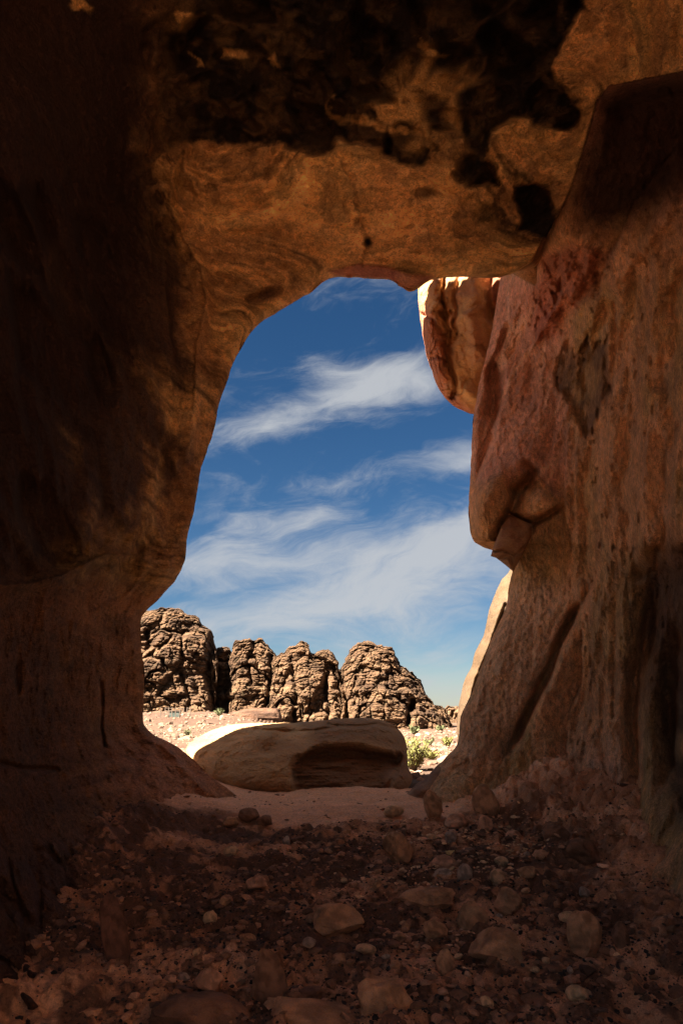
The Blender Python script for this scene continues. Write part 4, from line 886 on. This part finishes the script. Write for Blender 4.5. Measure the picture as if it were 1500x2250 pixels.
# px, base py, width px, height px, colour, sharpness, turn, label
STONES = [
 (868,1801,46,28,TAN,0.25,20,'smooth pale rounded stone in front of the boulder'),
 (957,1806,40,54,BRN,0.45,0,'upright brown lump standing beside the toe of the buttress'),
 (1075,1806,62,46,BRN,0.6,15,'dark layered rock on the crusty ledge right of the upright lump'),
 (1009,1834,58,24,PINK,0.7,10,'flat pink stone just in front of the upright lump'),
 (1069,1840,38,27,PINK,0.6,40,'small pink stone below the dark layered rock'),
 (994,1861,28,20,GRY,0.4,0,'little grey stone below the flat pink stone'),
 (880,1905,70,42,BRN,0.7,30,'brown angular stone left of the yellow stone'),
 (994,1899,50,18,YEL,0.7,5,'yellow ochre flat stone in the rubble trail'),
 (1040,1892,40,14,TAN,0.8,-8,'thin tan flake right of the yellow stone'),
 (982,1928,74,30,PINK,0.7,12,'broad pink slab behind a cluster of small stones'),
 (930,1913,40,15,DRK,0.7,0,'dark flat stone between the brown and pink stones'),
 (977,1948,46,22,GRY,0.4,0,'rounded grey brown stone left of the egg shaped one'),
 (1021,1949,34,27,GRY,0.2,0,'egg shaped grey stone below the broad pink slab'),
 (1098,1950,36,22,TAN,0.3,0,'lone rounded tan stone right of the stone cluster'),
 (877,1926,46,16,DRK,0.6,25,'dark stone under the brown angular stone'),
 (630,1961,70,15,BRN,0.8,8,'long thin flat stone alone on the left side of the trail'),
 (952,2011,127,40,BRN,0.75,4,'long flat topped slab across the middle of the floor'),
 (737,2068,122,56,BRN,0.75,-12,'large dark pointed slab left of the long slab'),
 (818,2021,58,18,PINK,0.7,14,'flat pinkish stone between the two large slabs'),
 (1042,2055,70,48,BRN,0.6,30,'blocky stone at the right end of the long slab'),
 (1059,2083,46,30,DRK,0.8,45,'tilted dark sliver below the blocky stone'),
 (1105,2143,118,60,BRN,0.75,-6,'big angular brown rock near the lower right'),
 (1297,2120,86,70,BRN,0.6,20,'chunky brown rock close to the right wall'),
 (1370,2108,40,44,DRK,0.5,0,'dark knob between the chunky rock and the right wall'),
 (837,2262,132,84,BRN,0.7,10,'block with a pale top at the bottom edge of the floor'),
 (672,2268,210,46,BRN,0.8,3,'very wide slab cut off by the bottom of the frame'),
 (668,2215,96,38,DRK,0.7,-15,'dark wedge stone behind the very wide slab'),
 (825,2186,48,28,DRK,0.6,10,'small dark stone above the pale topped block'),
 (985,2156,42,38,BRN,0.5,0,'squat brown stone left of the big angular rock'),
 (461,2044,32,26,TAN,0.5,30,'pale chip alone in the dark left rubble'),
 (929,2150,78,26,PINK,0.8,0,'flat pink plate right of the small dark stone'),
 (1016,1965,48,12,BRN,0.8,16,'thin brown flake under the egg shaped stone'),
 (952,1966,32,12,GRY,0.7,0,'thin grey flake left of the thin brown flake'),
 (622,1957,0,0,None,0,0,''),
 (1120,2018,60,34,BRN,0.6,-20,'brown stone on the slope right of the blocky stone'),
 (1230,1860,66,48,DRK,0.5,10,'dark hollowed lump on the right slope'),
 (1290,1908,74,58,DRK,0.5,-15,'black lump lowest on the right slope below the hollowed lump'),
 (1195,1905,44,30,BRN,0.5,0,'brown lump left of the black lump'),
 (545,1812,46,30,DRK,0.5,0,'dark crumbling lump at the end of the pillar foot'),
 (582,1822,34,20,DRK,0.6,20,'smaller dark lump right of the crumbling lump'),
 (503,1822,40,24,BRN,0.6,0,'brown lump left of the crumbling lump'),
 (905,1838,26,14,PINK,0.6,0,'small pink pebble on the sand below the smooth pale stone'),
 (760,1845,22,12,BRN,0.6,0,'small brown pebble alone on the clean sand'),
 (1130,1862,36,20,PINK,0.6,12,'pink stone at the foot of the right slope'),
 (1180,2085,52,26,BRN,0.7,22,'flat brown stone between the big rock and the chunky rock'),
 (540,2085,40,22,BRN,0.6,0,'low brown stone left of the dark pointed slab'),
 (1010,2230,64,36,DRK,0.6,15,'dark stone near the bottom right of the pale topped block'),
 (1180,2225,60,30,DRK,0.7,-10,'low dark stone at the bottom under the big angular rock')]
def build_stones():
    for i, (px, py, w, h, base, sharp, turn, label) in enumerate(STONES):
        if not w: continue
        d = floor_hit(px, min(py, 2300)-2)
        if d is None: d = 2.4
        c = W(px, py, d); wm = w/1500.0*d/ray(px, py)[1]*1.02; hm = h/1500.0*d/ray(px, py)[1]
        vis = min(1.0, 0.85)
        depth = wm*(0.85 if w < 90 else 0.7)
        # what is seen is height plus the foreshortened top
        view = max(0.12, (CAMZ-c[2])/d)
        hz = max(hm*0.42, hm-depth*view*0.9)*(1.15 if i != 1 else 1.25)*(0.8 if i < 2 or 35 <= i <= 40 else 1.45)
        me = stone_mesh(1000+i*7, 30 if w > 60 else 20, min(0.97, sharp+0.25) if sharp > 0.3 else sharp, (1, depth/wm, hz/wm*1.25), base)
        o = link(bpy.data.objects.new('stone', me)); o.scale = (wm, wm, wm)
        x, y = c[0], c[1]+depth*0.35
        o.location = (x, y, float(floor_h(x, y, False))-hz*0.10); o.rotation_euler = (math.radians((i*37 % 11)-5), math.radians((i*53 % 13)-6), math.radians(turn))
        tag(o, label, 'stone', 'loose stones on the cave floor')
build_stones()

def slab_stone(px, py, w, h, lean, label, seed, base, dz=0.0, thick=0.35):
    d = floor_hit(px, py) or 2.5; c = W(px, py, d); k = d/1500.0/ray(px, py)[1]
    me = stone_mesh(seed, 30, 0.85, (1, thick, h/w), base); o = link(bpy.data.objects.new('stone', me)); o.scale = (w*k,)*3
    o.location = (c[0], c[1]+0.1, c[2]-0.05+dz); o.rotation_euler = (math.radians(-12), math.radians(lean), math.radians(10)); tag(o, label, 'stone', 'loose stones on the cave floor')
slab_stone(600, 2225, 84, 130, -16, 'dark slab leaning up in the lower left of the floor', 771, DRK)
slab_stone(262, 2150, 58, 160, -18, 'tall narrow slab leaning against the left wall', 772, (0.12, 0.06, 0.04))
slab_stone(420, 2290, 250, 110, 3, 'large dark block filling the bottom left corner of the floor', 773, DRK, 0, 0.8)

def chips():
    rs = np.random.RandomState(77); protos = [stone_mesh(5000+k, 14, 0.95, (1, 0.6+0.3*(k % 3)/2, 0.32+0.11*(k % 4)), (PINK, BRN, TAN, BRN, DRK, BRN, GRY, PINK)[k]) for k in range(8)]
    taken = [(a[0], a[1]-a[3]*0.4, a[2]*0.6) for a in STONES]; n = 0; t = 0
    while n < 95 and t < 4000:
        t += 1
        if n < 60: py = 1830+rs.rand()**1.2*420; px = 1010-0.10*(py-1830)+rs.normal()*(60+0.28*(py-1830))
        else: py = 1850+rs.rand()*390; px = 330+rs.rand()*1050
        w = (14+32*rs.rand()**2)*(0.8+0.9*(py-1830)/400)
        if px < 480-0.4*(py-1830) or px > 1360 or any(math.hypot(px-a, (py-b)*1.6) < c_+w*0.55 for a, b, c_ in taken): continue
        d = floor_hit(px, py)
        if d is None: continue
        taken.append((px, py, w*0.5)); c = W(px, py, d); wm = w/1500.0*d/ray(px, py)[1]
        o = link(bpy.data.objects.new('rock_chip', protos[rs.randint(8)])); o.scale = (wm, wm, wm*(0.8+0.5*rs.rand())); n += 1
        o.location = (c[0], c[1], float(floor_h(c[0], c[1], True))-wm*0.04); o.rotation_euler = (rs.normal()*0.15, rs.normal()*0.15, rs.rand()*6.28)
        tag(o, 'small flat rock chip lying in the rubble of the cave floor', 'rock chip', 'small rock chips in the rubble of the cave floor')
chips()

# gravel and crumbs nobody could count
def scatter(name, n, seed, smin, smax, region, base_cols, label, mat, flat=0.6):
    rs = np.random.RandomState(seed)
    ico = np.array([(0,0,-1),(.72,-.53,-.45),(-.28,-.85,-.45),(-.89,0,-.45),(-.28,.85,-.45),(.72,.53,-.45),(.28,-.85,.45),(-.72,-.53,.45),(-.72,.53,.45),(.28,.85,.45),(.89,0,.45),(0,0,1)])
    F = np.array([(0,1,2),(1,0,5),(0,2,3),(0,3,4),(0,4,5),(1,5,10),(2,1,6),(3,2,7),(4,3,8),(5,4,9),(1,10,6),(2,6,7),(3,7,8),(4,8,9),(5,9,10),(6,10,11),(7,6,11),(8,7,11),(9,8,11),(10,9,11)])
    pts = region(rs, n); n = len(pts)
    size = smin*(smax/smin)**(rs.rand(n)**2.2)
    V = ico[None]*(1+0.5*(rs.rand(n, 12, 1)-0.5))*np.stack([0.7+rs.rand(n)*0.6, 0.7+rs.rand(n)*0.6, flat*(0.5+rs.rand(n))], -1)[:, None]
    a = rs.rand(n)*6.28; ca, sa = np.cos(a)[:, None], np.sin(a)[:, None]; b = (rs.rand(n)-0.5)*1.0; cb, sb = np.cos(b)[:, None], np.sin(b)[:, None]
    x, y, z = V[..., 0], V[..., 1], V[..., 2]; x, z = x*cb-z*sb, x*sb+z*cb; x, y = x*ca-y*sa, x*sa+y*ca
    V = np.stack([x, y, z], -1)*size[:, None, None]*0.5+pts[:, None]
    V[..., 2] += (size*0.02)[:, None]
    C = np.array(base_cols)[rs.randint(len(base_cols), size=n)]*(0.6+0.8*rs.rand(n, 1)); C = np.repeat(C[:, None], 12, 1)
    Fa = (F[None]+(np.arange(n)*12)[:, None, None]).reshape(-1, 3)
    me = mesh_arrays(name, V, Fa, C, smooth=False); me.materials.append(mat); o = link(bpy.data.objects.new(name, me)); tag(o, label, kind='stuff'); return o
def reg_floor(rs, n):
    y = 2.3*(7.4/2.3)**(rs.rand(n*3)**0.9); x = (rs.rand(n*3)-0.5)*1.15*(y+0.3)
    F = np.stack([x, y, x*0], -1); sm = sstep(5.4, 6.0, y+0.25*fbm(F*2.2, 2, 8))
    dn = (0.15+0.85*sstep(0.42, 0.6, fbm(F*1.8, 3, 621)*0.5+0.5+0.12*gauss((x-0.7)/0.9)))*(1-0.93*sm)
    k = rs.rand(n*3) < dn; x, y = x[k][:n], y[k][:n]
    return np.stack([x, y, floor_h(x, y)], -1)
scatter('gravel', 10000, 5, 0.008, 0.065, reg_floor, [(0.22, 0.115, 0.065), DRK, (0.16, 0.085, 0.05), (0.11, 0.06, 0.04), (0.25, 0.13, 0.075)], 'brown and pink gravel strewn over the cave floor', M_stone, 0.45)
def reg_trail(rs, n):
    y = 3.0+3.6*rs.rand(n*3)**0.8; x = 0.55+0.10*(y-3)+rs.normal(size=n*3)*0.42
    F = np.stack([x, y, x*0], -1); k = (rs.rand(n*3) < sstep(0.40, 0.6, fbm(F*2.5, 3, 641)*0.5+0.5)) & (y < 6.0+0.3*(x > 0.7)); x, y = x[k][:n], y[k][:n]
    return np.stack([x, y, floor_h(x, y)+0.004], -1)
scatter('gravel', 1500, 15, 0.012, 0.06, reg_trail, [(0.42, 0.25, 0.15), (0.36, 0.19, 0.11), (0.3, 0.18, 0.11), (0.45, 0.3, 0.17), (0.25, 0.14, 0.08)], 'paler flat chips of rock along the rubble trail to the mouth', M_stone, 0.35)
scatter('charred_crumbs', 17000, 6, 0.005, 0.024, reg_floor, [(0.03, 0.022, 0.02), (0.05, 0.035, 0.03), (0.022, 0.018, 0.016)], 'black crumbs of debris covering the cave floor', M_stone)
def reg_out(rs, n):
    y = 9.5*(90/9.5)**rs.rand(n); x = (rs.rand(n)-0.5)*0.75*y; return np.stack([x, y, terrain(x, y)], -1)
scatter('rubble', 9000, 7, 0.03, 0.28, reg_out, [(0.13, 0.085, 0.058), (0.11, 0.066, 0.046), (0.08, 0.054, 0.038)], 'scattered rubble on the sunlit slope outside', M_stone)
def reg_out2(rs, n):
    y = 60*(290/60)**rs.rand(n); x = (rs.rand(n)-0.5)*0.7*y; return np.stack([x, y, terrain(x, y)], -1)
scatter('rubble', 7000, 8, 0.15, 1.0, reg_out2, [(0.12, 0.08, 0.055), (0.10, 0.062, 0.043), (0.07, 0.046, 0.033)], 'blocks of rubble scattered below the hills', M_stone)

# ================================================================== SHRUBS
def shrub(px, py, d, w, h, mat, label, n, leaf, seed, upright=0.5):
    rs = np.random.RandomState(seed); x, y = W(px, py, d)[:2]; z = float(terrain(x, y))
    root = link(bpy.data.objects.new('shrub', None)); root.location = (x, y, z); tag(root, label, 'shrub', 'desert shrubs outside the cave')
    V, F, TV, TF = [], [], [], []
    ns = max(6, n//22)
    for k in range(ns):
        a = rs.rand()*6.28; e = 0.35+upright*rs.rand(); tip = np.array([math.cos(a)*w*0.5*rs.rand()**0.5, math.sin(a)*w*0.5*rs.rand()**0.5, h*(0.55+0.5*rs.rand())])
        base = tip*np.array([0.12, 0.12, 0]); side = np.array([-math.sin(a), math.cos(a), 0])*leaf*0.12
        midp = base*0.5+tip*0.5+np.array([tip[0], tip[1], 0])*0.15
        b0 = len(TV); TV += [base-side, base+side, midp+side*0.7, midp-side*0.7, tip, ]; TF += [(b0, b0+1, b0+2), (b0, b0+2, b0+3), (b0+3, b0+2, b0+4)]
        b0 = len(TV); up = np.array([0, 0, 0]) + np.cross(side, tip-base)/max(1e-6, np.linalg.norm(tip-base)); TV += [base-up, base+up, tip]; TF += [(b0, b0+1, b0+2)]
        for j in range(n//ns):
            t = 0.2+0.8*rs.rand(); c = (base*(1-t)+midp*t)*(1-t)+(midp*(1-t)+tip*t)*t + rs.normal(size=3)*w*0.035
            u = rs.normal(size=3); u[2] = abs(u[2])+0.6; u /= np.linalg.norm(u); v = np.cross(u, rs.normal(size=3)); v /= np.linalg.norm(v)
            l = leaf*(0.6+0.8*rs.rand()); q = len(V); V += [c, c+u*l*0.5+v*l*0.2, c+u*l, c+u*l*0.5-v*l*0.2]; F += [(q, q+1, q+2), (q, q+2, q+3)]
    f = mesh_arrays('foliage', np.array(V), np.array(F), smooth=False); f.materials.append(mat); link(bpy.data.objects.new('foliage', f), root)
    s = mesh_arrays('stem', np.array(TV), np.array(TF), smooth=False); s.materials.append(M_twig); link(bpy.data.objects.new('stem', s), root)
shrub(908, 1716, 11.0, 0.55, 0.46, M_leaf, 'bright yellow green broom bush just behind the right end of the boulder', 2600, 0.045, 1, 0.9)
shrub(948, 1690, 13.5, 0.4, 0.14, M_leaf, 'small sparse green bush right of the bright broom bush', 350, 0.06, 2)
shrub(908, 1618, 110, 1.7, 1.1, M_leaf2, 'round dark green bush at the foot of the domed hill', 260, 0.5, 3)
shrub(965, 1612, 130, 1.5, 0.9, M_leaf2, 'dull bush on the plain near the end of the hills', 220, 0.5, 4)
shrub(985, 1645, 42, 0.7, 0.45, M_leaf, 'yellow green bush in the sand beside the right buttress', 260, 0.2, 5)
shrub(940, 1634, 60, 1.0, 0.6, M_leaf2, 'flat grey green bush in the middle of the sand gap', 180, 0.2, 6)
shrub(480, 1578, 150, 2.2, 1.4, M_leaf2, 'dark bush on the slope left of the red outcrop', 180, 0.5, 7)
shrub(412, 1612, 70, 1.0, 0.6, M_leaf2, 'low scrub above the pillar foot beside the fence', 160, 0.22, 8)

# ================================================================== distant fence, hut and stub walls on the left slope
def box(cx, cy, cz, sx, sy, sz):
    v = [(cx+dx*sx/2, cy+dy*sy/2, cz+dz*sz) for dx in (-1, 1) for dy in (-1, 1) for dz in (0, 1)]
    return v, [(0, 1, 3, 2), (4, 6, 7, 5), (0, 4, 5, 1), (2, 3, 7, 6), (0, 2, 6, 4), (1, 5, 7, 3)]
def fence():
    D = 120.0; root = link(bpy.data.objects.new('fence', None)); x0, y0 = W(385, 1590, D)[:2]; root.location = (x0, y0, float(terrain(x0, y0)))
    tag(root, 'thin post and wire fence on the slope left of the boulder', 'fence')
    v, f = box(0, 0, -0.2, 0.12, 0.12, 1.9); pm = mesh_arrays('post', np.array(v), np.array(f), smooth=False); pm.materials.append(M_post); tops = []
    for i in range(9):
        px = 352+i*8.2; dd = D+((i*5) % 3)*1.5; x, y = W(px, 1590, dd)[:2]; z = float(terrain(x, y)); o = link(bpy.data.objects.new('post', pm), root); o.location = (x-x0, y-y0, z-root.location.z); o.rotation_euler = (0, math.radians((i*7 % 9)-4), 0); tops.append((x-x0, y-y0, z-root.location.z))
    V, F = [], []
    for h in (0.6, 1.1, 1.55):
        for a, b in zip(tops[:-1], tops[1:]):
            q = len(V); V += [(a[0], a[1], a[2]+h), (b[0], b[1], b[2]+h), (b[0], b[1]+0.02, b[2]+h+0.035), (a[0], a[1]+0.02, a[2]+h+0.035)]; F += [(q, q+1, q+2, q+3)]
    w = mesh_arrays('wire', np.array(V), np.array(F), smooth=False); w.materials.append(M_post); link(bpy.data.objects.new('wire', w), root)
fence()
def shelter():
    root = link(bpy.data.objects.new('shelter', None)); x, y = W(384, 1585, 128)[:2]; root.location = (x, y, float(terrain(x, y))); tag(root, 'small dark green shelter inside the fence below the tallest hill', 'shelter')
    for nm, b, m in (('wall', box(0, 0, -0.1, 1.7, 1.4, 1.1), M_sheet), ('roof', box(0, 0, 1.01, 2.0, 1.7, 0.12), M_post)):
        me = mesh_arrays(nm, np.array(b[0]), np.array(b[1]), smooth=False); me.materials.append(m); link(bpy.data.objects.new(nm, me), root)
shelter()
def ruins():
    for i in range(11):
        px = 556+i*8.3; d = 170; x, y = W(px, 1586, d)[:2]; z = float(terrain(x, y))
        me = stone_mesh(3000+i, 10, 0.8, (1, 0.8, 1.3+0.5*((i*7) % 4)/3), (0.075, 0.045, 0.031)); o = link(bpy.data.objects.new('standing_stone', me))
        o.scale = (0.65,)*3; o.location = (x, y, z-0.1)
        tag(o, 'small upright stone in the row on the slope behind the boulder', 'stone', 'row of upright stones on the slope')
ruins()
